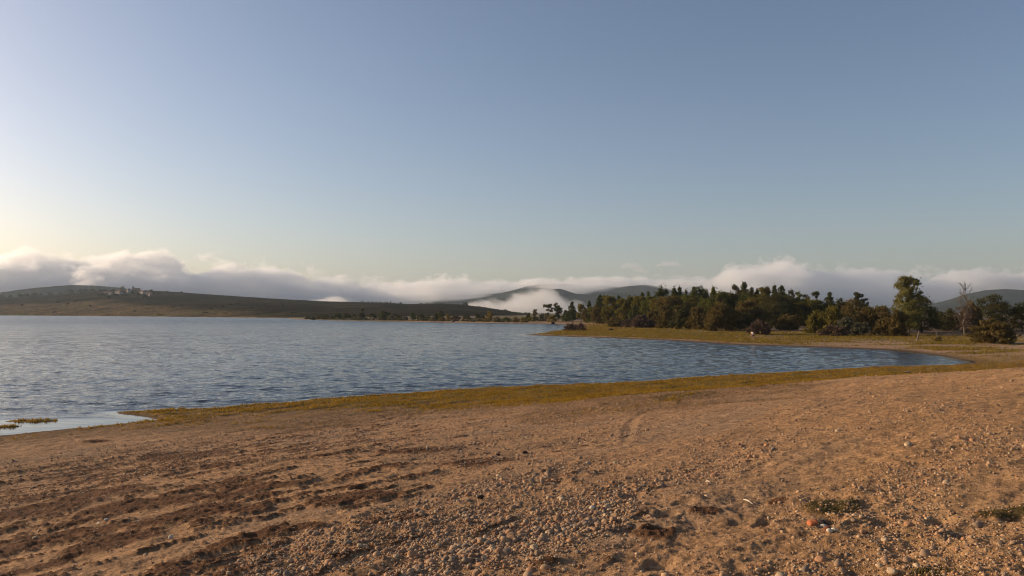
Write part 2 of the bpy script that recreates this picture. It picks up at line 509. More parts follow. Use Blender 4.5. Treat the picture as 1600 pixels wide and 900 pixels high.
    fc = mixc(fc, mixc(C(0.20, 0.145, 0.07) + 0 * f2, C(0.10, 0.085, 0.045) + 0 * f2, smooth(-0.2, 0.3, fbm(x / 120, y / 60, 100, 3))), dist_field)
    fc = mixc(fc, C(0.30, 0.21, 0.12) + 0 * f2, dist_field * (1 - smooth(4, 10, d)))
    c = c * w[:, None] + fc * (1 - w[:, None])
    wet = (1 - smooth(0.0, 1.0 + 0.6 * w, d)) * (1 - grass_n * 0.8)
    c = c * (1 - 0.55 * wet[:, None])
    return z, np.clip(c, 0.004, 0.9), d, w, grass_n, grass_f * (1 - np.clip(right_sand + bare, 0, 1)), mats, dry_n

def log_rows(segments):
    r = [segments[0][0]]
    for r0, r1, step in segments:
        k = max(1, int(round(math.log(r1 / r0) / step)))
        r += list(r0 * (r1 / r0) ** (np.arange(1, k + 1) / k))
    return np.array(r)

def polar_grid(rows, angs, closed):
    R, A = np.meshgrid(rows, angs, indexing='ij')
    x, y = R * np.sin(A), R * np.cos(A)
    nr, na = len(rows), len(angs)
    i = np.arange(nr - 1)[:, None]; j = np.arange(na if closed else na - 1)[None, :]
    j2 = (j + 1) % na
    f = np.stack([i * na + j, (i + 1) * na + j, (i + 1) * na + j2, i * na + j2], -1).reshape(-1, 4)
    return x.ravel(), y.ravel(), f[:, ::-1]

# ------------------------------------------------------------------ ground sheet
dense = np.radians(np.linspace(-43, 43, 1020))
angs = np.concatenate([dense, np.radians(np.linspace(43, 317, 70))[1:-1]])
rows = log_rows([(0.4, 3.4, 0.05), (3.4, 60, 0.0042), (60, 520, 0.009), (520, 14000, 0.05)])
gx, gy, gf = polar_grid(rows, angs, True)
gz, gc, gd, gwt, ggn, ggf, gm, gdry = surface(gx, gy)
ground_mat = tinted_mat('beach_and_meadow', (0.9, 7.0, 42.0), 0.24, 0.95, (75.0, 0.018), 0.1, 26.0)
b0 = len(gx)
gv = np.stack([gx, gy, gz], -1)
ground = link('ground', mesh_arrays('ground', gv, gf, ground_mat, True, gc))
tag(ground, kind='structure')

# ------------------------------------------------------------------ water
WR = np.random.default_rng(3)
waves = []
for k in range(96):
    lam = 0.26 * (9.0 / 0.26) ** WR.random()
    th = math.radians(200) + WR.normal() * 0.30        # crests roughly across the view
    waves.append((2 * math.pi / lam * math.sin(th), 2 * math.pi / lam * math.cos(th), WR.random() * 6.283, 0.0060 * lam ** 0.85, lam))
rows_w = log_rows([(18, 800, 0.0042), (800, 1700, 0.008), (1700, 9000, 0.05)])
ang_w = np.radians(np.concatenate([np.linspace(-110, -43, 24)[:-1], np.linspace(-43, 43, 860), np.linspace(43, 60, 8)[1:]]))
wx, wy, wf = polar_grid(rows_w, ang_w, False)
wd = lake_distance(wx, wy)
wr_ = np.hypot(wx, wy)
calm_x, calm_y = on_level(110, 664)
calm = np.exp(-(((wx - calm_x) / 11) ** 2 + ((wy - calm_y) / 3.6) ** 2))
cove = smooth(1330, 1480, project(wx, np.maximum(wy, 1), 0 * wx)[0]) * (wy > 70)
ampw = smooth(0.0, 1.6, -wd) * (1 - 0.95 * np.clip(calm * 1.3, 0, 1)) * (1 - 0.5 * cove)
ampw = ampw * (1.0 + 0.22 * fbm(wx / 20, wy / 34, 131, 3))
warp = 0.25 * noise(wx / 6, wy / 6, 133); warp2 = 0.25 * noise(wx / 6, wy / 6, 134)
wz = np.zeros_like(wx)
row_step = wr_ * 0.0045
for kx, ky, ph, am, lam in waves:
    fade = np.clip(lam / (2.6 * row_step) - 0.5, 0, 1)
    if lam > 1.5: fade = fade * (0.16 + 0.84 * smooth(40 * lam, 95 * lam, wr_))
    s = np.sin(kx * (wx + warp) + ky * (wy + warp2) + ph)
    wz += fade * am * (s + 0.25 * np.cos(2 * (kx * (wx + warp) + ky * (wy + warp2) + ph)))
wz = wz * ampw
m, nt, out = new_mat('lake_water')
p = pos(nt)
mp = nd(nt, 'ShaderNodeMapping'); nt.links.new(p, mp.inputs[0]); mp.inputs['Scale'].default_value = (0.45, 1.0, 1.0)
b = nd(nt, 'ShaderNodeBsdfPrincipled')
b.inputs['Base Color'].default_value = (0.020, 0.026, 0.028, 1); b.inputs['IOR'].default_value = 1.333
at = nd(nt, 'ShaderNodeAttribute', attribute_name='chop')
ar = nd(nt, 'ShaderNodeAttribute', attribute_name='ripple_rough'); nt.links.new(ar.outputs['Fac'], b.inputs['Roughness'])
h1 = noise_node(nt, mp.outputs[0], 4.5, 4.0, 0.62)
h2 = noise_node(nt, mp.outputs[0], 1.1, 3.0, 0.6)
hh = mth(nt, 'MULTIPLY', mth(nt, 'ADD', mth(nt, 'MULTIPLY', h1, 0.10), mth(nt, 'MULTIPLY', h2, 0.34)), at.outputs['Fac'])
bn = nd(nt, 'ShaderNodeBump'); bn.inputs['Strength'].default_value = 1.0; bn.inputs['Distance'].default_value = 1.0
nt.links.new(hh, bn.inputs['Height']); nt.links.new(bn.outputs[0], b.inputs['Normal'])
nt.links.new(b.outputs[0], out.inputs[0])
chop = np.clip(ampw, 0.0, 1.5) * 0.62 * (1 + 0.8 * smooth(60, 400, wr_)) + 0.02
keep = (wd < 2.5)[wf].any(1)
water = link('lake_water', mesh_arrays('lake_water', np.stack([wx, wy, wz], -1), wf[keep], m, True, None, {'chop': chop, 'ripple_rough': 0.05 + 0.20 * smooth(60, 500, wr_)}))
tag(water, kind='structure')

# ------------------------------------------------------------------ hills and mountains
def interp(pts, x):
    pts = sorted(pts); return np.interp(x, [q[0] for q in pts], [q[1] for q in pts])

def ridge(name, shore, crest_r, crest_y, px0, px1, nx, nt_, colour, rough_amp, seed, mat, back=1.6):
    """a ridge built in the round: foot at distance shore(px), crest at crest_r(px), falling away behind"""
    pxs = np.linspace(px0, px1, nx); ts = np.linspace(-0.02, back, nt_)
    T, P = np.meshgrid(ts, pxs, indexing='ij')
    rs = interp(shore, P); rc = interp(crest_r, P)
    cy = interp(crest_y, P)
    zc = EYE + (HORIZON - cy) / F_PX * rc
    dep = rs + (rc - rs) * T
    x = (P - 800) / F_PX * dep; y = dep
    up = np.where(T < 1, np.clip(T, -1, 1) ** 1.0 * (1.25 - 0.25 * np.clip(T, 0, 1) ** 2) , 1 - 0.9 * smooth(1.0, back, T))
    up = np.where(T < 0, T, up)
    n_ = fbm(x / 260, y / 200, seed, 5)
    z = zc * up + rough_amp * zc * n_ * np.clip(4 * T * np.abs(1 - T) * np.where(T < 1, 1, 0.5), 0, 1)
    z = np.where(T <= 0, -2.0, z)
    c = colour(x.ravel(), y.ravel(), z.ravel(), T.ravel(), P.ravel())
    i = np.arange(nt_ - 1)[:, None]; j = np.arange(nx - 1)[None, :]
    f = np.stack([i * nx + j, i * nx + j + 1, (i + 1) * nx + j + 1, (i + 1) * nx + j], -1).reshape(-1, 4)
    o = link(name, mesh_arrays(name, np.stack([x.ravel(), y.ravel(), z.ravel()], -1), f, mat, True, c))
    tag(o, kind='structure')
    X, Y, Z = x, y, z
    def height(px, t):
        jj = int(np.clip(round((px - px0) / (px1 - px0) * (nx - 1)), 0, nx - 1)); ii = int(np.clip(round((t + 0.02) / (back + 0.02) * (nt_ - 1)), 0, nt_ - 1))
        return X[ii, jj], Y[ii, jj], Z[ii, jj]
    return o, height

def mixc(c0, c1, k): return c0 + (c1 - c0) * k[:, None]
def hill_colour(x, y, z, t, p):
    n1 = fbm(x / 300, y / 140, 201, 4); n2 = fbm(x / 60, y / 40, 202, 3)
    one = np.ones((len(x), 1))
    c = one * np.array([[0.105, 0.085, 0.052]])
    c = mixc(c, one * np.array([[0.064, 0.055, 0.038]]), smooth(-0.15, 0.25, n1))
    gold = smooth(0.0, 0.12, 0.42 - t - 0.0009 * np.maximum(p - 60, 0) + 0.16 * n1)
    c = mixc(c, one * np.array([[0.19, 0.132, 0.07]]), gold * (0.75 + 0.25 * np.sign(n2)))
    field = smooth(0.3, 0.36, fbm(x / 170 + 5, y / 110, 204, 2)) * (t < 0.85)
    c = mixc(c, one * np.array([[0.15, 0.12, 0.06]]), field * 0.7)
    hedge = 1 - smooth(0.0, 0.05, np.abs(fbm(x / 230, y / 130, 205, 2)))
    c = mixc(c, one * np.array([[0.035, 0.038, 0.022]]), hedge * 0.7)
    scrub = smooth(0.1, 0.22, n2 + 0.15 * (t > 0.5))
    c = mixc(c, one * np.array([[0.042, 0.038, 0.028]]), scrub * 0.65)
    pale = smooth(0.25, 0.5, fbm(x / 90, y / 60, 207, 3)) * smooth(0.6, 0.95, t) * smooth(380, 700, p)
    c = mixc(c, one * np.array([[0.20, 0.155, 0.09]]), pale * 0.8)
    shade_g = 0.46 + 0.40 * gold  # hillside shade darkened into the colour, less on the golden fields
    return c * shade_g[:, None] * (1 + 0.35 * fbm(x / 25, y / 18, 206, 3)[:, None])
hill_mat = tinted_mat('heath_hillside', (0.03, 0.15), 0.3, 1.0, None, 0.0)
SHORE_R = [(-1300, 1000), (-400, 1300), (0, 1270), (300, 850), (450, 690), (520, 660), (700, 600), (800, 580), (900, 560)]
hill_o, HILL = ridge('hills', SHORE_R, [(-1300,2200),(-400,2500),(0,2450),(200,2300),(400,2000),(600,1700),(800,1300),(900,1100)],
    [(-1300,480),(-500,470),(-200,468),(0,465.5),(60,462),(100,459.5),(140,456),(165,453.6),(208,453.2),(260,455.8),(330,460.2),(400,464.8),(450,468),(500,470.6),(560,472),
     (600,473),(640,475),(690,474),(720,475.5),(760,480.5),(790,485.5),(815,489),(835,492),(900,499)], -1300, 900, 700, 120, hill_colour, 0.10, 211, hill_mat)
def far_colour(x, y, z, t, p):
    n1 = fbm(x / 400, y / 300, 221, 4); one = np.ones((len(x), 1))
    return mixc(one * np.array([[0.036, 0.040, 0.030]]), one * np.array([[0.020, 0.026, 0.020]]), smooth(-0.2, 0.3, n1))
mount_mat = tinted_mat('forested_mountain', (0.01, 0.05), 0.3, 1.0, None, 0.0)
ridge('hills_behind_village', [(-900,2700),(400,2700)], [(-900,3200),(400,3200)],
      [(-900,466),(-300,462),(-50,459),(0,457),(30,452.5),(60,449),(110,445),(150,446),(190,449.5),(240,458),(400,475)], -900, 400, 160, 40, far_colour, 0.06, 223, mount_mat)
_, MOUNT = ridge('mountains', [(350,3300),(1350,3300)], [(350,4400),(1350,4400)],
      [(350,480),(500,470),(600,466),(680,462),(740,461),(780,458),(800,454),(825,446.5),(850,444),(880,444),(910,446),(940,446),(965,449),(985,446.5),(1010,445),(1035,448),(1080,455),(1150,462),(1250,468),(1350,480)],
      350, 1350, 300, 60, far_colour, 0.12, 225, mount_mat)
ridge('mountains_near', [(620,2800),(1250,2800)], [(620,3500),(1250,3500)],
      [(620,484),(700,477),(760,472),(800,463),(830,455),(850,452.5),(875,451),(900,459),(930,461),(960,457),(990,462),(1050,468),(1120,472),(1250,484)],
      620, 1250, 200, 50, far_colour, 0.12, 227, mount_mat)
ridge('mountains_beyond_wood', [(1280,2500),(2300,2500)], [(1280,3500),(2300,3500)],
      [(1280,486),(1380,482),(1450,476),(1480,469),(1510,459.5),(1540,453.2),(1570,451.5),(1600,453),(1660,459),(1760,462),(1900,450),(2300,440)], 1280, 2300, 200, 50, far_colour, 0.08, 229, mount_mat)

# ------------------------------------------------------------------ fog banks and haze
def curve_node(nt, socket, pts, x0, x1, y0, y1):
    """piecewise curve of a world coordinate"""
    t = mth(nt, 'DIVIDE', mth(nt, 'SUBTRACT', socket, x0), x1 - x0, clamp=True)
    n = nt.nodes.new('ShaderNodeFloatCurve')
    c = n.mapping.curves[0]
    P = [((x - x0) / (x1 - x0), (y - y0) / (y1 - y0)) for x, y in pts]
    c.points[0].location = P[0]; c.points[1].location = P[-1]
    for q in P[1:-1]: c.points.new(*q)
    n.mapping.update()
    nt.links.new(t, n.inputs['Value'])
    return mth(nt, 'MULTIPLY_ADD', n.outputs['Value'], y1 - y0, y0)

def fog_bank(name, depth, half, top, bottom, density, amp, scale, soft, label, seed=0.0, drop=80.0, aniso=0.45, stretch=1.35, vscale=0.8, group=None, coverage=0.0, big=0.5):
    """a fog bank in the round: a closed body in the air, its density falling to nothing at a billowing top and underside.
    top, bottom: (pixel x, pixel y) profiles of the photograph, carried out to the bank's own distance"""
    W = lambda pts: [(at_depth(x, y, depth)[0], at_depth(x, y, depth)[2]) for x, y in sorted(pts)]
    tp, bt = W(top), W(bottom)
    x0, x1 = tp[0][0], tp[-1][0]
    n = 90
    xs = np.linspace(x0, x1, n)
    zt = np.interp(xs, [q[0] for q in tp], [q[1] for q in tp]); zb = np.interp(xs, [q[0] for q in bt], [q[1] for q in bt])
    mgt = 0.36 * amp
    k = 14; vs = []; fs = []
    for i, x in enumerate(xs):
        hi, lo = zt[i] + mgt, zb[i] - 0.3 * mgt
        hi = max(hi, lo + 2)
        cz, rz = 0.5 * (hi + lo), 0.5 * (hi - lo)
        for j in range(k):
            a = 2 * math.pi * j / k
            ca, sa = math.cos(a), math.sin(a)
            e = 0.55
            vs.append((x, depth + half * math.copysign(abs(ca) ** e, ca), cz + rz * math.copysign(abs(sa) ** e, sa)))
    for i in range(n - 1):
        for j in range(k):
            fs.append((i*k+j, i*k+(j+1) % k, (i+1)*k+(j+1) % k, (i+1)*k+j))
    mb = MB(); mb.add(vs, fs + [tuple(range(k))[::-1], tuple((n-1)*k+j for j in range(k))])
    m, nt, out = new_mat(name + '_air')
    tc = nd(nt, 'ShaderNodeTexCoord'); p = tc.outputs['Object']
    sep = nd(nt, 'ShaderNodeSeparateXYZ'); nt.links.new(p, sep.inputs[0])
    zlo = min(q[1] for q in bt) - 50; zhi = max(q[1] for q in tp) + 50
    ztop = curve_node(nt, sep.outputs[0], tp, x0, x1, zlo, zhi)
    zbot = curve_node(nt, sep.outputs[0], bt, x0, x1, zlo, zhi)
    u = mth(nt, 'DIVIDE', mth(nt, 'SUBTRACT', sep.outputs[1], depth), half)
    dropn = mth(nt, 'MULTIPLY', mth(nt, 'MULTIPLY', u, u), drop)
    mp = nd(nt, 'ShaderNodeMapping'); nt.links.new(p, mp.inputs[0])
    mp.inputs['Location'].default_value = (seed * 3.1, seed * 1.7, seed)
    mp.inputs['Scale'].default_value = (1 / (scale * stretch), 1 / scale, 1 / (scale * vscale))
    n1 = noise_node(nt, mp.outputs[0], 1.0, 7.0, 0.68)
    mp2 = nd(nt, 'ShaderNodeMapping'); nt.links.new(p, mp2.inputs[0])
    mp2.inputs['Scale'].default_value = (1 / (scale * 3.2 * stretch), 1 / (scale * 3), 1 / (scale * 2 * vscale)); mp2.inputs['Location'].default_value = (seed, seed * 2.3, 0)
    n2 = noise_node(nt, mp2.outputs[0], 1.0, 1.0, 0.5)
    nn = mth(nt, 'ADD', mth(nt, 'MULTIPLY', mth(nt, 'SUBTRACT', n1, 0.5), amp * 1.7), mth(nt, 'MULTIPLY', mth(nt, 'SUBTRACT', n2, 0.5), amp * 2 * big))
    up = mth(nt, 'DIVIDE', mth(nt, 'SUBTRACT', mth(nt, 'ADD', mth(nt, 'SUBTRACT', ztop, dropn), nn), sep.outputs[2]), soft, clamp=True)
    dn = mth(nt, 'DIVIDE', mth(nt, 'ADD', mth(nt, 'SUBTRACT', sep.outputs[2], zbot), mth(nt, 'MULTIPLY', nn, 0.5)), soft, clamp=True)
    ends = mth(nt, 'MULTIPLY', mth(nt, 'DIVIDE', mth(nt, 'SUBTRACT', sep.outputs[0], x0), (x1 - x0) * 0.1, clamp=True),
               mth(nt, 'DIVIDE', mth(nt, 'SUBTRACT', x1, sep.outputs[0]), (x1 - x0) * 0.1, clamp=True))
    d = mth(nt, 'MULTIPLY', mth(nt, 'MULTIPLY', up, dn), ends)
    d = mth(nt, 'MULTIPLY', d, mth(nt, 'MULTIPLY_ADD', mth(nt, 'SUBTRACT', n1, 0.36), 6.0, 0.0, clamp=True))
    if coverage:
        d = mth(nt, 'MULTIPLY', d, mth(nt, 'MULTIPLY', mth(nt, 'SUBTRACT', mth(nt, 'ADD', mth(nt, 'MULTIPLY', n1, 0.6), mth(nt, 'MULTIPLY', n2, 0.4)), coverage), 6.0, clamp=True))
    d = mth(nt, 'MULTIPLY', d, density)
    pv = nd(nt, 'ShaderNodeVolumePrincipled')
    pv.inputs['Color'].default_value = (0.995, 0.995, 0.995, 1); pv.inputs['Anisotropy'].default_value = aniso
    nt.links.new(d, pv.inputs['Density'])
    nt.links.new(pv.outputs[0], out.inputs['Volume'])
    o = mb.build(name, m)
    m.cycles.volume_step_rate = 0.08
    tag(o, label, 'fog', group, 'stuff')
    return o

fog_bank('fog_bank', 3650, 330,
    [(-190,425),(-120,404),(-60,399),(0,399),(60,401),(110,405),(160,400),(200,399),(250,403),(300,408),(360,413),(420,421),(480,431),(540,440),(600,448),(680,462)],
    [(-190,480),(0,476),(100,472),(200,472),(300,478),(480,482),(680,482)], 0.017, 190, 100, 10, 'thick white fog roll pouring over the hill behind the village', 5.0, drop=230)
fog_bank('fog_bank', 4900, 330,
    [(420,458),(500,452),(560,446),(600,443),(660,441),(700,440),(740,442),(800,442),(850,439),(900,437),(950,438),(1000,439),(1060,439),(1120,442),(1200,448)],
    [(420,484),(640,480),(760,474),(850,464),(1000,460),(1200,470)], 0.015, 165, 110, 10, 'long low fog bank lying behind the blue mountains at mid lake', 12.0, drop=200)
fog_bank('fog_bank', 3900, 200,
    [(600,452),(660,447),(720,446),(780,449),(815,446),(840,441),(870,437),(910,435),(950,436),(1000,437),(1050,438),(1100,444)],
    [(600,474),(660,472),(720,468),(780,457),(815,450),(840,448),(870,456),(900,462),(940,456),(970,451),(1000,448),(1050,452),(1100,456)], 0.012, 130, 120, 14, 'torn fog streaks spilling down over the crest of the blue mountains', 21.0, drop=60, stretch=2.2, vscale=0.6, coverage=0.24)
fog_bank('fog_bank', 2450, 130,
    [(765,490),(790,476),(815,462),(835,455),(850,452),(870,462),(895,474),(930,484),(960,490)],
    [(765,498),(960,498)], 0.010, 110, 70, 14, 'pale fog plume rising from the valley behind the point of trees', 31.0, drop=15)
fog_bank('fog_bank', 2600, 120,
    [(480,478),(500,468),(515,463),(530,468),(560,478)], [(480,484),(560,484)], 0.011, 60, 45, 12, 'small fog tuft peeping over the crest of the bare hill', 41.0, drop=10)
fog_bank('fog_bank', 2500, 110,
    [(690,488),(720,478),(750,471),(775,473),(800,480),(820,488)], [(690,494),(820,494)], 0.011, 60, 45, 12, 'low fog puff behind the falling end of the bare hill', 47.0, drop=10)
fog_bank('fog_bank', 4300, 330,
    [(1000,445),(1050,440),(1090,432),(1112,428),(1128,416),(1150,408),(1172,409),(1200,403),(1225,400),(1245,407),(1258,421),(1300,424),(1350,427),(1400,428),(1450,427),(1500,425),(1550,421),(1600,417),(1700,414),(1900,410)],
    [(1000,465),(1100,474),(1250,484),(1400,484),(1470,474),(1520,458),(1560,452),(1600,452),(1700,458),(1900,460)], 0.013, 180, 100, 10, 'grey fog bank with a ragged tall crest behind the wood on the right', 55.0, drop=210)
fog_bank('fog_wisp', 4200, 60, [(1024,414),(1034,409),(1048,408),(1062,412),(1072,418)], [(1024,418),(1048,416),(1072,420)], 0.010, 50, 40, 14, 'small grey wisp of cloud floating above the fog near the middle', 63.0, drop=4, vscale=0.5)
fog_bank('fog_wisp', 4250, 60, [(968,416),(985,411),(1000,417),(1014,424)], [(968,420),(985,420),(1000,426),(1014,430)], 0.007, 50, 40, 14, 'faint thin wisp left of the small grey cloud wisp', 71.0, drop=4)

mb = MB(); mb.box((-15500, -15500, -60), (15500, 15500, 520))
m, nt, out = new_mat('haze_air')
pv = nd(nt, 'ShaderNodeVolumePrincipled')
pv.inputs['Color'].default_value = (0.70, 0.85, 1.0, 1); pv.inputs['Density'].default_value = 0.000055; pv.inputs['Anisotropy'].default_value = 0.15
nt.links.new(pv.outputs[0], out.inputs['Volume'])
haze = mb.build('haze', m)
tag(haze, kind='stuff')

# ------------------------------------------------------------------ trees, bushes and shrubs
BARK = plain_mat('dark_bark', (0.055, 0.042, 0.032), 0.95, 0.35, 3.0)
PALE_BARK = plain_mat('pale_bark', (0.17, 0.138, 0.105), 0.9, 0.3, 2.0)
GREY_BARK = plain_mat('grey_bark', (0.16, 0.13, 0.105), 0.9, 0.3, 2.0)
LEAF = {
 'pine':   leaf_mat('pine_needles', (0.078, 0.085, 0.028), 0.25),
 'dark':   leaf_mat('dark_leaves', (0.078, 0.071, 0.028), 0.28),
 'olive':  leaf_mat('olive_leaves', (0.165, 0.136, 0.031), 0.4),
 'green':  leaf_mat('mid_green_leaves', (0.136, 0.136, 0.031), 0.4),
 'gold':   leaf_mat('yellowing_leaves', (0.212, 0.153, 0.041), 0.4),
 'brown':  leaf_mat('willow_brown_leaves', (0.139, 0.101, 0.035), 0.35),
 'mauve':  leaf_mat('bare_twig_brown', (0.124, 0.083, 0.059), 0.15),
 'poplar': leaf_mat('poplar_leaves', (0.201, 0.183, 0.059), 0.48),
 'grey':   leaf_mat('greyish_leaves', (0.13, 0.118, 0.071), 0.3),
}

def leaf_cards(c, size, rng, stretch=None, up=None, asp=1.0):
    """one small four-sided leaf spray per centre, turned at random (or drawn out along a direction)"""
    n = len(c)
    a = rng.normal(size=(n, 3)) if up is None else up + 0.45 * rng.normal(size=(n, 3))
    a /= np.linalg.norm(a, axis=1)[:, None] + 1e-9
    b = rng.normal(size=(n, 3)); b -= (b * a).sum(1)[:, None] * a
    b /= np.linalg.norm(b, axis=1)[:, None] + 1e-9
    s = (size * rng.uniform(0.6, 1.35, n))[:, None]
    A, B = a * s * asp, b * s
    j = lambda: 1 + 0.35 * rng.normal(size=(n, 1))
    v = np.stack([c - A * j(), c - B * j() * 0.8, c + A * j(), c + B * j() * 0.8], 1).reshape(-1, 3)
    f = np.arange(4 * n, dtype=np.int32).reshape(n, 4)
    return v, f

def crown_clumps(kind, w, h, rng):
    """clump centres and radii for each way of growing; w = crown width, h = height"""
    R = w / 2; cl = []
    if kind == 'pine':
        t = 0.16
        while t < 0.99:
            rad = R * min(1.0, 1.3 * (1 - t) ** 0.8) * rng.uniform(0.7, 1.1)
            k = max(2, int(5 * rad / R + 1.5)); a0 = rng.uniform(0, 6.28)
            for i in range(k):
                a = a0 + 6.283 * i / k + rng.normal() * 0.3; q = rad * rng.uniform(0.45, 0.95)
                cl.append((q * math.cos(a), q * math.sin(a), h * (t + rng.normal() * 0.012), 0.30 * R * rng.uniform(0.6, 1.2) * (1.15 - 0.5 * t), h * 0.045))
            t += rng.uniform(0.04, 0.065)
        cl.append((0, 0, h * 0.97, 0.16 * R, h * 0.05))
    elif kind == 'stone':         # bare below, open rounded head
        for i in range(13):
            a = rng.uniform(0, 6.28); t = rng.uniform(0.5, 0.97); q = R * rng.uniform(0.1, 0.9) * math.sqrt(max(0.08, 1 - ((t - 0.68) / 0.36) ** 2))
            cl.append((q * math.cos(a), q * math.sin(a), h * t, 0.30 * R * rng.uniform(0.6, 1.2), h * 0.05 * rng.uniform(0.6, 1.2)))
        for i in range(6):
            a = rng.uniform(0, 6.28); cl.append((0.5 * R * math.cos(a), 0.5 * R * math.sin(a), h * rng.uniform(0.15, 0.5), 0.3 * R, h * 0.05))
    elif kind == 'column':
        for i in range(34):
            a = rng.uniform(0, 6.28); t = rng.uniform(0.1, 0.97)
            q = R * rng.uniform(0.35, 0.95) * math.sqrt(max(0.03, 1 - abs((t - 0.48) / 0.53) ** 2.4))
            cl.append((q * math.cos(a), q * math.sin(a), h * t, 0.30 * R * rng.uniform(0.6, 1.3), h * 0.075 * rng.uniform(0.6, 1.3)))
    elif kind == 'tall':          # tall poplar, upswept sprays, gaps
        for i in range(120):
            a = rng.uniform(0, 6.28); t = 0.12 + 0.865 * (i + rng.uniform(0, 1)) / 120
            prof = np.interp(t, [0.1, 0.3, 0.5, 0.63, 0.72, 0.81, 0.91, 1.0], [0.6, 0.9, 1.0, 0.92, 0.86, 0.80, 0.64, 0.25])
            q = R * prof * rng.uniform(0.5, 0.95)
            if i % 3 == 0: q *= 0.2
            cl.append((q * math.cos(a), q * math.sin(a), h * t, 0.20 * R * rng.uniform(0.6, 1.3), h * 0.034 * rng.uniform(0.7, 1.3)))
    else:                         # dome: round tree or bush down to the ground
        for i in range(76):
            a = rng.uniform(0, 6.28); e = rng.uniform(0.02, 1.0)
            lump = 1 + 0.16 * math.sin(3 * a + w) + 0.10 * rng.normal()
            q = R * math.sqrt(max(0.02, 1 - e ** 1.9)) * lump * rng.uniform(0.6, 0.95)
            cl.append((q * math.cos(a), q * math.sin(a), h * (0.06 + 0.88 * e * min(lump, 1.07)), 0.21 * R * rng.uniform(0.6, 1.3), h * 0.095 * rng.uniform(0.6, 1.2)))
    return cl

def grow(kind, w, h, n_leaves, size, rng):
    cl = crown_clumps(kind, w, h, rng)
    wt = np.array([c[3] ** 2 * c[4] for c in cl]) ** 0.55; wt /= wt.sum()
    pick = rng.choice(len(cl), n_leaves, p=wt)
    C = np.array(cl)[pick]
    off = rng.normal(size=(n_leaves, 3)); off /= np.linalg.norm(off, axis=1)[:, None]
    off *= rng.uniform(0.25, 1.0, (n_leaves, 1)) ** 0.6
    p = C[:, :3] + off * np.stack([C[:, 3], C[:, 3], C[:, 4]], 1) * 1.15
    stray = rng.random(n_leaves) < 0.16
    p[stray] += rng.normal(size=(stray.sum(), 3)) * np.array([w * 0.05, w * 0.05, h * 0.03])
    p[:, 2] = np.maximum(p[:, 2], 0.05)
    up = None; asp = 1.0
    if kind == 'willow':
        up = p - np.array([0, 0, -0.15 * h]); up = up / np.linalg.norm(up, axis=1)[:, None] * 1.0; asp = 2.6
    elif kind == 'tall':
        up = np.stack([p[:, 0], p[:, 1], np.full(n_leaves, 0.35 * h)], 1); up /= np.linalg.norm(up, axis=1)[:, None]; asp = 1.7
    return leaf_cards(p, size, rng, up=up, asp=asp), cl

def tree(name, cat, kind, leaf, px, depth, top, width, label, group=None, bark=None, dens=1.0, base=None, lean=0.0, zoff=0.0):
    """px, top, width are where the photograph shows it; the tree stands on the ground at that distance with its true size"""
    rng = np.random.default_rng(int(px * 13 + depth * 7 + top))
    if group == 'trees of the lakeside wood': width *= 1.75 if px > 925 else 1.25
    x = at_depth(px, 500, depth)[0]
    z = ground_z(x, depth) if base is None else base
    h = max(0.6, at_depth(px, top, depth)[2] - z); w = width / F_PX * depth
    r = empty(name, (x, depth, z - 0.05 + zoff))
    tag(r, label, cat, group)
    px_area = (w / depth * 773) * (h / depth * 773)
    size = max(0.09, 0.62 * depth / 773 * (1.15 if kind in ('pine', 'column') else 1.0))
    n = int(np.clip(7.0 * px_area * dens, 160, 9000))
    (v, f), cl = grow(kind, w, h, n, size, rng)
    link('crown', mesh_arrays('crown', v, f, LEAF[leaf], False), r)
    mb = MB()
    dome = kind in ('dome', 'willow')
    th = h * (0.93 if not dome else 0.6); rad = max(0.05, (0.016 if not dome else 0.02) * h)
    pts = [(lean * t * h + 0.05 * rad * math.sin(5 * t), 0.02 * h * math.sin(4 * t), th * t - 0.1) for t in (0, .2, .4, .6, .8, 1)]
    mb.tube(pts, [rad * q for q in (1.25, 1, .8, .6, .38, .15)], 6)
    for c in cl[::3 if not dome else 4]:
        t0 = min(0.9, max(0.05, c[2] / th - 0.16 - 0.1 * (c[0] ** 2 + c[1] ** 2) ** 0.5 / h))
        p0 = (lean * t0 * h, 0, th * t0); pm = (0.5 * c[0], 0.5 * c[1], 0.5 * (p0[2] + c[2]) - 0.01 * h)
        mb.tube([p0, pm, (c[0], c[1], c[2])], [rad * 0.42, rad * 0.28, rad * 0.08], 4)
    mb.build('trunk', bark or BARK, r, True)
    return r

G_WOOD = 'trees of the lakeside wood'; G_SPIT = 'bushes and trees on the far spit'; G_FRONT = 'bushes along the front of the wood'
T = tree
# --- left end of the wood
T('pine_tree','tree','pine','pine',826,400,489,9,'small dark pine where the far spit meets the wood',G_WOOD)
T('slim_tree','tree','column','grey',836.5,395,483.5,7,'slim pale tree at the thin left end of the wood',G_WOOD,GREY_BARK,0.8)
T('bush','bush','dome','olive',830,392,495,14,'low olive bush at the foot of the slim pale tree',G_FRONT)
T('bush','bush','dome','dark',847,392,491,12,'dark bush between the slim pale tree and the airy pale pine',G_FRONT)
T('pine_tree','tree','stone','grey',857,386,474,16,'airy pale pine with see-through crown, left of the dark-topped airy pine',G_WOOD,GREY_BARK,0.75)
T('bush','bush','dome','gold',863,368,493.5,16,'round yellow-green bush on the sand in front of the airy pale pine',G_FRONT)
T('pine_tree','tree','stone','pine',872,384,473,15,'airy pine with dark top, right of the airy pale pine',G_WOOD,None,0.8)
T('pine_tree','tree','pine','pine',884,376,485,12,'low dark pine with level branches, beside the airy dark-topped pine',G_WOOD)
T('pine_tree','tree','pine','pine',894,372,472,16,'dense dark pine of the left wood, its top above the level-branched pine',G_WOOD)
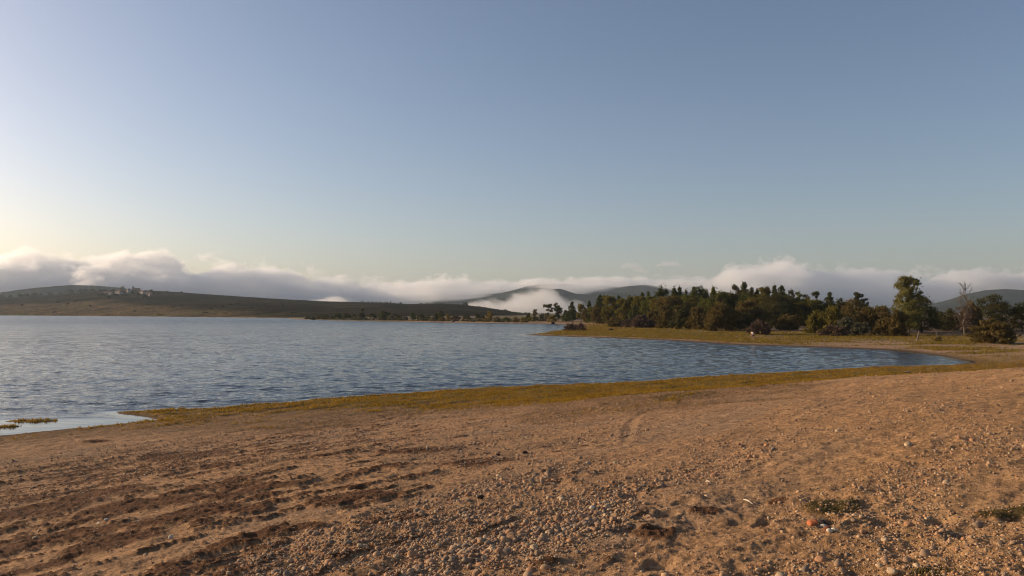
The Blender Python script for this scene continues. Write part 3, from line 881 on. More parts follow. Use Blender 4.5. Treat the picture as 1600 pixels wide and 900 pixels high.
T('tree','tree','column','olive',908,366,474,12,'slim olive tree right of the dense dark pine',G_WOOD,None,0.8)
T('pine_tree','tree','pine','pine',921,360,471,12,'pointed dark pine before the wood begins to rise',G_WOOD)
T('tree','tree','column','brown',915,345,482,13,'brownish young tree on the sand in front of the pointed dark pine',G_FRONT,None,0.8)
T('pine_tree','tree','pine','pine',938,340,462,17,'tall dark pine at the left shoulder of the thick wood',G_WOOD)
T('tree','tree','column','brown',932,318,477,15,'brown-leaved tree at the foot of the shoulder pine',G_FRONT)
T('tree','tree','column','olive',952,322,463,18,'olive tree right of the shoulder pine, lit on its left side',G_WOOD)
T('pine_tree','tree','pine','pine',967,318,463,11,'narrow dark pine between two olive trees in the left wood',G_WOOD)
T('tree','tree','column','olive',974,305,466,17,'broad olive tree above the low brown scrub',G_WOOD)
T('tree','tree','column','green',989,305,459.5,15,'green tree above the left half of the grey-mauve bush',G_WOOD)
T('tree','tree','column','olive',1000,298,462,15,'bright olive tree over the middle of the grey-mauve bush',G_WOOD)
T('pine_tree','tree','pine','pine',1004,312,457.5,11,'dark pine tip behind the bright olive tree',G_WOOD)
T('pine_tree','tree','pine','pine',1013,308,457,11,'dark pine tip left of the first high peak of the wood',G_WOOD)
T('tree','tree','column','green',1016,290,463,17,'leafy green tree under the first high peak of the wood',G_WOOD)
T('pine_tree','tree','dome','pine',1034,292,450,20,'broad round-topped pine forming the first high peak of the wood',G_WOOD)
T('tree','tree','column','olive',1029,280,466,20,'olive tree in front of the broad round-topped pine',G_WOOD)
T('pine_tree','tree','pine','pine',1054,285,448.5,14,'pine with a sharp tip right of the broad round-topped pine',G_WOOD)
T('pine_tree','tree','pine','pine',1062,284,449,12,'pine with a forked tip close beside the sharp-tipped pine',G_WOOD)
T('tree','tree','column','brown',1046,250,464,30,'tall rounded brown-olive tree just left of the very dark round bush',G_WOOD)
T('pine_tree','tree','pine','dark',1072,276,454,11,'lower dark pine in the dip right of the forked-tip pine',G_WOOD)
T('tree','tree','column','green',1070,258,462,20,'green tree above the very dark round bush',G_WOOD)
T('pine_tree','tree','pine','pine',1084,270,449,12,'pine at the left of the dense dark crown over the brown willow',G_WOOD)
T('pine_tree','tree','dome','pine',1093,262,449,26,'dense dark crowned pine high over the brown willow',G_WOOD)
T('tree','tree','column','olive',1086,248,466,20,'olive tree in front of the dense dark crowned pine',G_WOOD)
T('pine_tree','tree','pine','dark',1103,268,455,12,'narrow dark pine right of the dense dark crowned pine',G_WOOD)
T('pine_tree','tree','pine','green',1115,258,449,15,'green pine above the left end of the big domed bush',G_WOOD)
T('tree','tree','column','green',1128,250,457,16,'soft green tree above the top of the big domed bush',G_WOOD)
T('tree','tree','column','olive',1117,240,470,20,'olive tree low behind the big domed bush',G_WOOD)
T('tree','tree','stone','grey',1138,262,456,9,'small wispy grey tree left of the airy tree near the tallest pine',G_WOOD,GREY_BARK,0.5)
T('tree','tree','stone','grey',1150,258,445,16,'airy half-bare tree just left of the tallest pine',G_WOOD,GREY_BARK,0.6)
T('pine_tree','tree','dome','dark',1146,250,464,24,'dark pine crown under the airy half-bare tree',G_WOOD)
T('pine_tree','tree','pine','pine',1163,254,441.5,15,'tallest pine of the wood, a pointed top under the cloud',G_WOOD)
T('pine_tree','tree','dome','dark',1168,248,456,26,'wide dark pine below the tallest pine',G_WOOD)
T('pine_tree','tree','pine','pine',1175,256,450,11,'pine first to the right of the tallest pine',G_WOOD)
T('pine_tree','tree','pine','dark',1184,256,452,12,'short blunt pine second to the right of the tallest pine',G_WOOD)
T('tree','tree','column','olive',1195,246,449.5,16,'olive-topped tree with a square head above the lone front bush',G_WOOD)
T('tree','tree','column','olive',1186,238,462,24,'brownish olive tree behind the lone front bush',G_WOOD)
T('pine_tree','tree','pine','pine',1211,250,446.5,13,'left pine of the twin pointed pair over the black shade',G_WOOD)
T('pine_tree','tree','pine','pine',1222,248,446.5,16,'right pine of the twin pointed pair over the black shade',G_WOOD)
T('evergreen_tree','tree','dome','dark',1212,225,461,42,'huge dark evergreen crown filling the shade under the twin pines',G_WOOD)
T('tree','tree','stone','grey',1238,256,452.5,10,'thin half-bare tree right of the twin pointed pines',G_WOOD,GREY_BARK,0.55)
T('tree','tree','stone','green',1249,252,454,15,'loose green tree behind the thin half-bare trees',G_WOOD,None,0.8)
T('tree','tree','stone','grey',1262,256,459,11,'small see-through tree in the low gap of the wood',G_WOOD,GREY_BARK,0.5)
T('tree','tree','stone','dark',1275,254,454.5,13,'wind-bent tree with one branch flung to the right',G_WOOD,None,0.5,lean=0.02)
T('tree','tree','column','olive',1258,222,470,24,'upright olive shrub tree above the small round front bush',G_WOOD)
T('tree','tree','column','olive',1273,226,470,22,'second upright olive tree right of the olive shrub tree',G_WOOD)
T('pine_tree','tree','dome','dark',1245,228,466,30,'low dark pine filling the wood behind the small round bush',G_WOOD)
T('pine_tree','tree','pine','pine',1297,236,457.5,17,'lone dark pine at the right end of the pine wood',G_WOOD)
T('pine_tree','tree','dome','dark',1290,226,472,28,'dark low pine at the foot of the lone dark pine',G_WOOD)
T('tree','tree','stone','dark',1311,222,463,9,'small dark see-through tree right of the lone dark pine',G_WOOD,None,0.6)
T('tree','tree','stone','dark',1319,220,461,16,'broken flat-topped tree above the big brown thicket',G_WOOD,None,0.7)
T('tree','tree','stone','dark',1339,216,456,14,'taller flag-topped tree above the big brown thicket',G_WOOD,None,0.65)
T('tree','tree','stone','dark',1351,214,464,8,'small hooked bare tree right of the flag-topped tree',G_WOOD,None,0.45)
# --- bushes in front
T('bush','bush','willow','mauve',892,208,506,22,'low dead brown scrub on the neck of the cape',G_FRONT,None,0.5)
T('bush','bush','willow','mauve',908,214,506,14,'small bare scrub right of the dead brown scrub on the cape',G_FRONT,None,0.5)
T('bush','bush','willow','brown',962,255,496,26,'low brown scrub under the narrow dark pine, left of the grey-mauve bush',G_FRONT)
T('bush','bush','willow','mauve',1004,235,493,36,'wide grey-mauve bush at the edge of the green meadow',G_FRONT)
T('bush','bush','dome','mauve',980,240,499,20,'small mauve bush tucked left of the wide grey-mauve bush',G_FRONT)
T('bush','bush','willow','brown',1022,238,484,22,'brown thicket rising behind the wide grey-mauve bush',G_FRONT)
T('bush','bush','willow','brown',1040,216,478,28,'tall brown willow left of the very dark round bush',G_FRONT)
T('round_bush','bush','dome','dark',1065,204,483,36,'very dark round bush by the meadow, almost black',G_FRONT,None,1.3)
T('bush','bush','willow','brown',1090,200,480,34,'brown willow between the very dark round bush and the big domed bush',G_FRONT)
T('bush','bush','willow','brown',1128,184,478,56,'big domed brown bush with a deep dark hollow, left of the person',G_FRONT,None,1.3)
T('bush','bush','dome','dark',1152,186,488,52,'dark shaded bush behind the lone front bush and the person',G_FRONT,None,1.3)
T('bush','bush','willow','brown',1168,204,471,52,'broad brown willow crown rising over the dark shaded bush',G_FRONT)
T('bush','bush','willow','mauve',1186,158,502,34,'lone low bush right behind the person',G_FRONT)
T('bush','bush','dome','dark',1206,200,480,36,'dark thicket right of the lone low bush',G_FRONT,None,1.2)
T('bush','bush','willow','brown',1232,182,492,34,'small round bush behind the pale sand strip',G_FRONT)
T('bush','bush','willow','olive',1279,162,488,36,'olive bush with soft top at the left of the big brown thicket',G_FRONT)
T('bush','bush','willow','olive',1302,160,481,38,'tall pale olive bush in the big brown thicket',G_FRONT)
T('bush','bush','dome','brown',1334,172,471,56,'dark brown top of the big brown thicket',G_FRONT)
T('bush','bush','willow','grey',1322,152,497,34,'greyish leafy bush low in the front of the thicket',G_FRONT)
T('bush','bush','willow','mauve',1302,148,510,38,'reddish brown low bush at the foot of the thicket',G_FRONT)
T('bush','bush','dome','grey',1344,150,503,34,'grey-green bush with dark foot in front of the thicket',G_FRONT)
T('bush','bush','willow','brown',1356,158,483,36,'brown bush in the middle of the thicket, under the hooked tree',G_FRONT)
T('bush','bush','dome','brown',1376,162,478,44,'flat-topped brown bush left of the tall poplar',G_FRONT)
T('bush','bush','willow','brown',1385,148,499,42,'low rounded bush in front of the flat-topped bush',G_FRONT)
T('poplar_tree','tree','tall','poplar',1420,152,432,50,'tall loose-crowned poplar standing above everything on the right','big trees at the right of the wood',GREY_BARK,1.0)
T('round_tree','tree','dome','dark',1440,156,466,58,'dark round tree against the right side of the tall poplar','big trees at the right of the wood',None,1.4)
T('bush','bush','willow','brown',1404,144,486,30,'brown bush at the left foot of the tall poplar',G_FRONT)
T('round_tree','tree','dome','dark',1480,164,482,42,'lower dark tree between the round dark tree and the bare tree','big trees at the right of the wood',None,1.4)
T('round_tree','tree','dome','dark',1546,160,463,72,'largest dark round-crowned tree, behind the right front bush','big trees at the right of the wood',None,1.4)
T('bush','bush','willow','brown',1517,154,474,34,'brown leafy bush behind the bare tree','bushes along the front of the wood')
T('round_tree','tree','dome','olive',1597,158,474,44,'olive tree at the right edge of the photo','big trees at the right of the wood')
T('round_tree','tree','dome','dark',1640,156,470,60,'dark tree beyond the right edge olive tree','big trees at the right of the wood')
T('bush','bush','willow','brown',1552,116,501,64,'big brown front bush on the sand at the right',G_FRONT,None,1.4)
T('bush','bush','willow','brown',1466,124,526.5,10,'tiny brown shrub near the thin post',G_FRONT,None,0.6)
# --- the far spit
spit = [(481,494,11,'dome','dark','leftmost dark bush on the far spit'),(490,495,9,'dome','dark','second bush from the left tip of the far spit'),(499,493,12,'dome','dark','third bush from the left tip of the far spit'),
 (509,491.5,13,'dome','dark','round dark bush on the spit, the fourth from its left tip'),(519,493,10,'dome','dark','low bush in the first gap of the spit thicket'),(527,489.5,16,'dome','pine','dark hump bush starting the thicket on the spit'),
 (541,489.5,16,'dome','dark','wide bush behind the golden strip of the spit'),(553,491.5,12,'dome','pine','small dark bush right of the wide spit bush'),(566,481,9,'stone','grey','pale thin tree standing above the spit bushes'),
 (565,489,18,'dome','dark','big bush under the pale thin spit tree'),(582,489.5,18,'dome','dark','broad bush right of the pale thin spit tree'),(563,496,14,'dome','grey','low greyish bush in front of the pale thin spit tree'),
 (601,486,22,'dome','pine','highest dark hump of the spit thicket'),(613,490,18,'dome','grey','greyish bush right of the highest spit hump'),(597,493,20,'dome','grey','grey bush in front of the highest spit hump'),
 (624,492,14,'dome','dark','small bush mid spit, right of the greyish bush'),(632,493,14,'dome','grey','pale low bush mid spit'),(645,489,11,'dome','pine','upright dark bush near the middle of the spit'),
 (658,490,16,'dome','dark','round bush right of the upright dark spit bush'),(668,492,12,'dome','dark','low bush left of the pale rounded spit bush'),(676,495,16,'dome','grey','pale rounded low bush under the tall round spit tree'),
 (682,490,10,'dome','dark','dark bush left of the tall round spit tree'),(688.5,486,10,'column','pine','tall round dark tree standing out of the spit'),(691,495,14,'dome','brown','brown low bush right of the tall round spit tree'),
 (701,491,9,'column','gold','yellow-leaved small tree on the spit'),(712,493,14,'column','mauve','bare brownish shrubs right of the yellow spit tree'),(729,492,18,'dome','dark','dark bush with thin tips right of the bare spit shrubs'),
 (738,497,14,'dome','grey','low pale bush at the water on the spit'),(746,489,8,'column','dark','thin upright tree on the right part of the spit'),(753,493,12,'dome','dark','dark bush right of the thin upright spit tree'),
 (765,486.5,12,'column','gold','tall yellowish tree on the right part of the spit'),(759,496,12,'dome','gold','yellowish bush at the foot of the tall yellowish spit tree'),(777,495,14,'dome','dark','low dark bush right of the tall yellowish spit tree'),
 (791,496,20,'dome','pine','very dark low bush at the right end of the spit'),(806,496,14,'dome','brown','brownish scrub near the root of the spit'),(818,495,14,'dome','olive','olive scrub at the root of the spit by the wood')]
for px_, top_, w_, k_, lf_, lab in spit:
    dp = float(np.interp(px_, [480, 520, 600, 700, 800, 830], [545, 505, 458, 405, 374, 366])) * (1.0 if top_ > 494 else 1.03)
    T('spit_tree' if k_ in ('column', 'stone') else 'spit_bush', 'tree' if k_ in ('column', 'stone') else 'bush', k_, lf_, px_, dp, top_, w_, lab, G_SPIT, None, 0.9)

# --- the bare tree with the pale trunk
def bare_tree(px, depth, top, label):
    rng = np.random.default_rng(99)
    x = at_depth(px, 500, depth)[0]; z = ground_z(x, depth)
    h = at_depth(px, top, depth)[2] - z
    r = empty('bare_tree', (x, depth, z - 0.05)); tag(r, label, 'tree', 'big trees at the right of the wood')
    mb = MB()
    lp = [(0.0, 0, -0.1), (-0.02*h, 0.0, 0.13*h), (-0.03*h, 0, 0.25*h), (0.005*h, 0, 0.45*h), (0.035*h, 0, 0.62*h), (0.02*h, 0, 0.8*h), (0.0, 0, 0.97*h)]
    R0 = 0.018 * h
    mb.tube(lp, [R0*1.25, R0, R0*.8, R0*.62, R0*.45, R0*.25, R0*.06], 7)
    mb.build('trunk', PALE_BARK, r, True)
    tw = MB()
    def spray(p, d, ln, rad, lev):
        d = d.normalized(); q = p + d * ln * 0.5 + Vector(rng.normal(size=3) * 0.04 * ln); e = p + d * ln + Vector((0, 0, 0.12 * ln))
        tw.tube([p, q, e], [rad, rad * .65, rad * .25], 4)
        if lev:
            for k in range(4):
                t = rng.uniform(0.3, 1.0)
                spray(p.lerp(e, t), d + Vector(rng.normal(size=3) * 0.5) + Vector((0, 0, 0.35)), ln * rng.uniform(0.4, 0.6), rad * 0.45, lev - 1)
    for k in range(26):
        t = rng.uniform(0.25, 0.92); i = t * (len(lp) - 1); a = int(i)
        p = Vector(lp[a]).lerp(Vector(lp[min(a+1, len(lp)-1)]), i - a)
        an = rng.uniform(0, 6.28)
        spray(p, Vector((math.cos(an) * 0.75, math.sin(an) * 0.75, 0.8)), h * 0.24 * (1.15 - 0.75 * t), R0 * 0.30, 2)
    tw.build('branches', GREY_BARK, r, True)
    p = np.stack([rng.normal(size=900) * 0.09 * h, rng.normal(size=900) * 0.09 * h, rng.uniform(0.12, 0.55, 900) * h], 1)
    v, f = leaf_cards(p, 0.12, rng)
    link('crown', mesh_arrays('crown', v, f, LEAF['mauve'], False), r)
bare_tree(1508, 138, 440, 'tall nearly bare tree with a pale twisted trunk and thin twigs')

# leaning pale stump, thin post, fishing rod, block on the near grass
def leaning_trunk():
    x, d, z = at_depth(1436, 530, 128); z = ground_z(x, d)
    r = empty('leaning_trunk', (x - 0.25, d, z)); tag(r, 'pale bare tree trunk leaning right on the shore in front of the dark tree', 'dead trunk')
    mb = MB(); k = d / F_PX
    mb.tube([(-1.0*k,0,-.2),(0.5*k,0,5*k),(2.2*k,.1,10*k),(3.0*k,.1,15.5*k)], [1.5*k,1.15*k,1.0*k,0.7*k], 8); mb.build('trunk', PALE_BARK, r, True)
    mb = MB(); mb.tube([(2.4*k,.1,11*k),(3.4*k,.2,13*k)], [.5*k,.2*k], 5); mb.build('broken_branch', PALE_BARK, r, True)
leaning_trunk()
def post():
    x, d, z = at_depth(1463, 525, 134); z = ground_z(x, d); k = d / F_PX
    r = empty('wooden_post', (x, d, z)); tag(r, 'thin grey upright post beside the leaning pale trunk', 'post')
    mb = MB(); mb.tube([(0,0,-.3),(0.04,0,6*k),(0,0,12.5*k)], [.6*k,.55*k,.5*k], 8); mb.build('shaft', GREY_BARK, r, True)
    mb = MB(); mb.box((-.75*k,-.7*k,12.5*k),(.75*k,.7*k,13.1*k)); mb.build('cap', GREY_BARK, r)
post()

# shaded saplings and undergrowth between the trunks of the wood
ur = np.random.default_rng(23)
for i in range(52):
    px_ = 925 + i * 8.8 + ur.uniform(-4, 4); dp_ = float(np.interp(px_, [930, 1000, 1100, 1400], [335, 285, 245, 215])) * ur.uniform(0.98, 1.06)
    tp_ = float(np.interp(px_, [930, 1000, 1060, 1170, 1250, 1300, 1380], [482, 474, 464, 462, 468, 476, 482])) + ur.uniform(-5, 5)
    T('sapling_tree', 'tree', 'dome', ['dark', 'olive', 'green', 'pine'][int(ur.integers(0, 4))], px_, dp_, tp_, ur.uniform(22, 32), 'shaded young tree filling the wood between the taller trees', 'undergrowth trees of the wood', None, 0.9)

# ------------------------------------------------------------------ village, hillside trees
def on_hill(px, py):
    best = None
    for t in np.linspace(0, 1.0, 101):
        x, y, z = HILL(px, t)
        e = abs(project(x, y, z)[1] - py)
        if best is None or e < best[0]: best = (e, x, y, z)
    return best[1:]

WALL_W = plain_mat('white_render', (0.34, 0.32, 0.29), 0.9, 0.12, 0.4)
WALL_S = plain_mat('old_stone_wall', (0.22, 0.185, 0.145), 0.95, 0.25, 0.6)
ROOF = plain_mat('clay_roof_tiles', (0.19, 0.085, 0.055), 0.9, 0.25, 0.8)
DARK = plain_mat('dark_opening', (0.025, 0.025, 0.028), 0.6, 0.1, 1.0)

def house(px, py, w, d, h, wall, label, rot=0.0):
    x, y, z = on_hill(px, py)
    r = empty('house', (x, y, z - 1.0)); r.rotation_euler.z = rot; tag(r, label, 'house', 'village houses on the hill')
    mb = MB(); mb.box((-w/2, -d/2, -2), (w/2, d/2, h)); mb.build('wall', wall, r)
    mb = MB(); mb.gable((-w/2, -d/2, h + .01), (w/2, d/2), 0.32 * d, 0.5); mb.build('roof', ROOF, r)
    for k in (-0.28, 0.28):
        mb = MB(); mb.box((k*w-.55, -d/2-.06, h*.45), (k*w+.55, -d/2-.005, h*.45+1.3)); mb.build('window', DARK, r)
    mb = MB(); mb.box((-.6, -d/2-.06, 1.0), (.6, -d/2-.005, 3.1)); mb.build('door', DARK, r)
house(184, 458.2, 15, 9, 5.0, WALL_W, 'long white house at the left of the far hilltop village', -0.5)
house(189, 459.4, 8, 8, 5.0, WALL_W, 'small white house just below the long white house', -0.7)
house(201.5, 457.6, 7, 8, 8.0, WALL_W, 'tall narrow white house, brightest in the far village', -0.9)
house(223, 459, 14, 9, 5.5, WALL_W, 'pale house on the slope right of the church', -0.6)
house(232, 461, 9, 8, 5.0, WALL_W, 'cream house at the right end of the village', -0.4)
house(236, 462.5, 8, 8, 4.5, WALL_S, 'grey stone house lowest on the right of the village', -0.8)
house(166, 459.5, 12, 8, 4.5, WALL_S, 'stone house at the left end of the village row', -0.3)
house(172, 459.8, 9, 7, 4.0, WALL_W, 'low pale house beside the left end stone house', -0.5)
def church():
    x, y, z = on_hill(211.5, 453.6)
    r = empty('church', (x, y, z - 2)); tag(r, 'dark stone church with a pointed tower on the ridge of the far hill', 'church')
    k = y / F_PX
    mb = MB(); mb.box((-2.2*k, -6, -3), (6.5*k, 6, 2.7*k + 2)); mb.build('nave', WALL_S, r)
    mb = MB(); mb.gable((-2.2*k, -6, 2.7*k + 2.01), (6.5*k, 6), 1.1*k, .3); mb.build('roof', ROOF, r)
    mb = MB(); mb.box((-3.5*k, -4, -3), (-2.21*k, 4, 4.6*k + 2)); t = mb.build('tower', WALL_S, r)
    mb = MB(); mb.add([(-3.6*k,-4.3,4.6*k+2.02),(-2.1*k,-4.3,4.6*k+2.02),(-2.1*k,4.3,4.6*k+2.02),(-3.6*k,4.3,4.6*k+2.02),(-2.85*k,0,6.4*k+2)], [(3,2,1,0),(0,1,4),(1,2,4),(2,3,4),(3,0,4)]); mb.build('spire', ROOF, t)
    mb = MB(); mb.box((-3.1*k, -4.08, 3.4*k), (-2.6*k, -4.01, 4.6*k)); mb.build('bell_opening', DARK, t)
    for q in (0.2, 2.2, 4.2):
        mb = MB(); mb.box((q*k, -6.08, 2), (q*k + 1.6, -6.01, 5.5)); mb.build('window', DARK, r)
church()

def far_tree(px, py, w_px, h_px, kind, leaf, label, group):
    x, y, z = on_hill(px, py)
    rng = np.random.default_rng(int(px * 31 + py))
    k = y / F_PX; w, h = w_px * k, h_px * k
    r = empty('hill_tree', (x, y, z - 0.1 * h)); tag(r, label, 'tree', group)
    (v, f), cl = grow(kind, w, h, int(np.clip(14 * w_px * h_px, 120, 700)), 0.5 * k, rng)
    link('crown', mesh_arrays('crown', v, f, LEAF[leaf], False), r)
    mb = MB(); mb.tube([(0,0,-1),(0,0,h*.4),(0,0,h*.75)], [h*.045, h*.03, h*.01], 5); mb.build('trunk', BARK, r, True)
GV, GR, GS = 'trees round the hilltop village', 'trees on the skyline of the bare hill', 'trees on the hillside'
far_tree(190, 452.8, 3.2, 6.5, 'column', 'olive', 'left of the two upright trees on the ridge beside the church', GV)
far_tree(193.2, 452.8, 3.4, 7.5, 'column', 'olive', 'right of the two upright trees on the ridge beside the church', GV)
for i, (px_, py_, w_, h_) in enumerate([(-6,466,9,4.5),(4,466,9,5),(16,464,8,4),(30,463.5,10,5),(41,462,10,6),(53,462,9,5.5),(62,461.5,6,4),(78,460.5,8,4),(95,459,6,3),(110,459.5,12,8.5),(125,458.5,14,7),(136,456.5,9,5),(146,456,10,4.5),(156,455,8,4),(165,455,8,3.5),(177,454.5,7,3)]):
    far_tree(px_, py_, w_, h_, 'dome', 'dark', 'largest round dark tree left of the village' if i == 9 else 'wide round dark tree next left of the village ridge' if i == 10 else 'round dark tree in the line of trees left of the far village', GV)
for px_, py_, w_, h_ in [(236,455,6,3),(262,457.5,7,3),(282,457.5,5,2.2),(207,459,9,4),(215,461,12,4),(196,462,10,4),(246,460,8,4),(178,463,10,4),(170,466,8,4),(160,462,9,4),(228,465,10,4)]:
    far_tree(px_, py_, w_, h_, 'dome', 'dark', 'dark tree among or below the village houses', GV)
for px_, py_, w_, h_ in [(567,472.6,3,2.6),(577,473.0,2.4,2),(581,473.0,2.4,2.4),(587,473.2,3,2),(595,473.5,4,2),(603,473.6,5,2.2),(609.5,474,2,3.5),(617,474.5,2.6,1.8),(625,474.6,4,2.4),(657,475.5,4,2.4),(668,475,2.4,1.6)]:
    far_tree(px_, py_, w_, h_, 'dome', 'pine', 'tiny dark tree on the middle skyline of the bare hill', GR)
far_tree(726, 477, 10, 4.5, 'dome', 'dark', 'wide dark clump alone on the skyline where the hill starts to fall', GR)
for px_, py_, w_, h_ in [(739,479.3,4,1.6),(748,480,5,1.8),(757,481.5,5,1.8),(766,483,5,2),(772,483.8,4,2),(778,484.7,6,2.2),(790,486.8,8,4),(797,488,5,2.4),(806,489.6,5,2.6),(813,490.6,6,3),(820,491.3,8,3.5),(784,486,5,2)]:
    far_tree(px_, py_, w_, h_, 'dome', 'pine', 'small dark tree on the falling right end of the hill skyline', GR)
rs_ = np.random.default_rng(17)
for i in range(12):
    px_ = rs_.uniform(230, 480); py_ = rs_.uniform(470, 492) if px_ < 400 else rs_.uniform(474, 492)
    far_tree(px_, py_, rs_.uniform(6, 16), rs_.uniform(1.4, 2.4), 'dome', 'dark', 'dark bush scattered on the shaded slope right of the village', GS)
for px_, py_, w_, h_ in [(141,478.5,5,2.6),(108,475.5,4,2),(211,486.5,3,3),(120,470.5,7,2.5),(90,472.5,8,2.5),(36,477,5,2),(330,483,5,2),(350,480,4,2),(338,478.5,5,2.4),(86,488.5,6,2)]:
    far_tree(px_, py_, w_, h_, 'dome', 'dark', 'single dark tree standing in the golden fields of the far hill', GS)

# ------------------------------------------------------------------ grass
def tufts(name, n_try, rmin, rmax, amin, amax, mask_fn, height, width, mat, seed, blades=4):
    rng = np.random.default_rng(seed)
    r = np.exp(rng.uniform(math.log(rmin), math.log(rmax), n_try)); a = np.radians(rng.uniform(amin, amax, n_try))
    x, y = r * np.sin(a), r * np.cos(a)
    S = surface(x, y)
    m = mask_fn(S, x, y)
    ok = rng.random(n_try) < m
    x, y, z = x[ok], y[ok], S[0][ok]; n = len(x); r = r[ok]
    V = []; 
    for b in range(blades):
        th = rng.uniform(0, 6.283, n); hgt = height * rng.uniform(0.4, 1.3, n); wd = width * (r / 60) ** 0.5 * rng.uniform(0.6, 1.3, n)
        ox, oy = rng.normal(size=n) * height * .5, rng.normal(size=n) * height * .5
        lx, ly = rng.normal(size=n) * hgt * .45, rng.normal(size=n) * hgt * .45
        bx, by = x + ox, y + oy
        V.append(np.stack([np.stack([bx - wd*np.cos(th), by - wd*np.sin(th), z - .01], -1), np.stack([bx + wd*np.cos(th), by + wd*np.sin(th), z - .01], -1), np.stack([bx + lx, by + ly, z + hgt], -1)], 1))
    V = np.concatenate(V, 0).reshape(-1, 3)
    f = np.arange(len(V), dtype=np.int32).reshape(-1, 3)
    o = link(name, mesh_arrays(name, V, f, mat, False)); tag(o, kind='stuff'); return o
GRASS_M = leaf_mat('shore_grass_blades', (0.30, 0.178, 0.028), 0.4, 0.6)
MEADOW_M = leaf_mat('meadow_grass_blades', (0.24, 0.165, 0.033), 0.4, 0.5)
DRY_M = leaf_mat('dry_grass_blades', (0.20, 0.13, 0.055), 0.3, 0.4)
tufts('shore_grass', 260000, 18, 120, -41, 41, lambda S, x, y: S[4] * (0.35 + 0.65 * smooth(-0.2, 0.3, fbm(x / 2.5, y / 2.5, 301, 3))), 0.095, 0.024, GRASS_M, 5)
tufts('meadow_grass', 110000, 85, 330, -3, 41, lambda S, x, y: np.clip(S[5] * 0.9, 0, 1) * (S[3] < 0.6), 0.17, 0.05, MEADOW_M, 6)
tufts('dry_grass', 110000, 4.6, 70, -41, 41, lambda S, x, y: np.clip(S[7] * 0.6 * (1 - S[4]) * (S[2] > 7) + 0.0 * S[6], 0, 1), 0.035, 0.012, DRY_M, 8)
patch = [q for q in MATS_W if q[4]]
def patch_mask(S, x, y):
    k = np.zeros(len(x))
    for cx, cy, rx, ry, g in patch: k = np.maximum(k, 1 - smooth(0.6, 1.1, np.hypot((x - cx) / rx, (y - cy) / ry)))
    return k
tufts('patch_grass', 120000, 4.6, 45, -41, 41, patch_mask, 0.03, 0.012, leaf_mat('patch_grass_blades', (0.12, 0.095, 0.035), 0.3), 9)

# ------------------------------------------------------------------ pebbles
def ico(sub):
    t = (1 + 5 ** 0.5) / 2
    v = [(-1,t,0),(1,t,0),(-1,-t,0),(1,-t,0),(0,-1,t),(0,1,t),(0,-1,-t),(0,1,-t),(t,0,-1),(t,0,1),(-t,0,-1),(-t,0,1)]
    f = [(0,11,5),(0,5,1),(0,1,7),(0,7,10),(0,10,11),(1,5,9),(5,11,4),(11,10,2),(10,7,6),(7,1,8),(3,9,4),(3,4,2),(3,2,6),(3,6,8),(3,8,9),(4,9,5),(2,4,11),(6,2,10),(8,6,7),(9,8,1)]
    v = [tuple(np.array(p) / np.linalg.norm(p)) for p in v]
    for _ in range(sub):
        mid = {}; nf = []
        def m(a, b):
            k = (min(a, b), max(a, b))
            if k not in mid:
                p = np.array(v[a]) + np.array(v[b]); v.append(tuple(p / np.linalg.norm(p))); mid[k] = len(v) - 1
            return mid[k]
        for a, b, c in f:
            ab, bc, ca = m(a, b), m(b, c), m(c, a); nf += [(a,ab,ca),(b,bc,ab),(c,ca,bc),(ab,bc,ca)]
        f = nf
    return np.array(v), np.array(f, dtype=np.int32)

SHADES = np.array([[0.37,0.225,0.12],[0.31,0.205,0.125],[0.41,0.26,0.145],[0.25,0.145,0.08],[0.38,0.20,0.10],[0.45,0.32,0.19],[0.23,0.165,0.11]])
def scatter_stones(n_try, seed):
    rng = np.random.default_rng(seed)
    r = np.exp(rng.uniform(math.log(4.3), math.log(50), n_try)); a = np.radians(rng.uniform(-41, 41, n_try))
    x, y = r * np.sin(a), r * np.cos(a)
    zb, d, w = ground_base(x, y)
    m = gravel_mask(x, y, zb) * (d > 8) * (w > 0.9)
    m = np.maximum(m, (0.06 + 0.22 * smooth(11, 24, r)) * (d > 7))
    ok = rng.random(n_try) < m
    x, y, r, m = x[ok], y[ok], r[ok], m[ok]
    S = surface(x, y)
    bare_ = rng.random(len(x)) > S[4] * 0.93
    S = tuple(q[bare_] for q in S); x, y, r, m = x[bare_], y[bare_], r[bare_], m[bare_]
    size = np.exp(rng.normal(math.log(0.0108), 0.48, len(x))) * (0.75 + 0.5 * np.clip(m, 0, 1)) * np.clip(r / 9, 0.9, 5) ** 0.38
    size = np.where((m < 0.16) | (rng.random(len(x)) < 0.3), size * 0.7, size) * (1 - 0.38 * smooth(1.0, 5, x))
    size = np.clip(size, 0.004, 0.045)
    return x, y, S[0], size, r, rng
sx, sy, sz, ss, sr, srng = scatter_stones(460000, 77)
shown = ss / sr
order = np.argsort(-shown)
inside_view = np.abs(sx / sy) < 0.655
vis = (project(sx, sy, sz)[1] < 898) & inside_view
big = [i for i in order if vis[i]][:284]
rest = np.ones(len(sx), bool); rest[big] = False
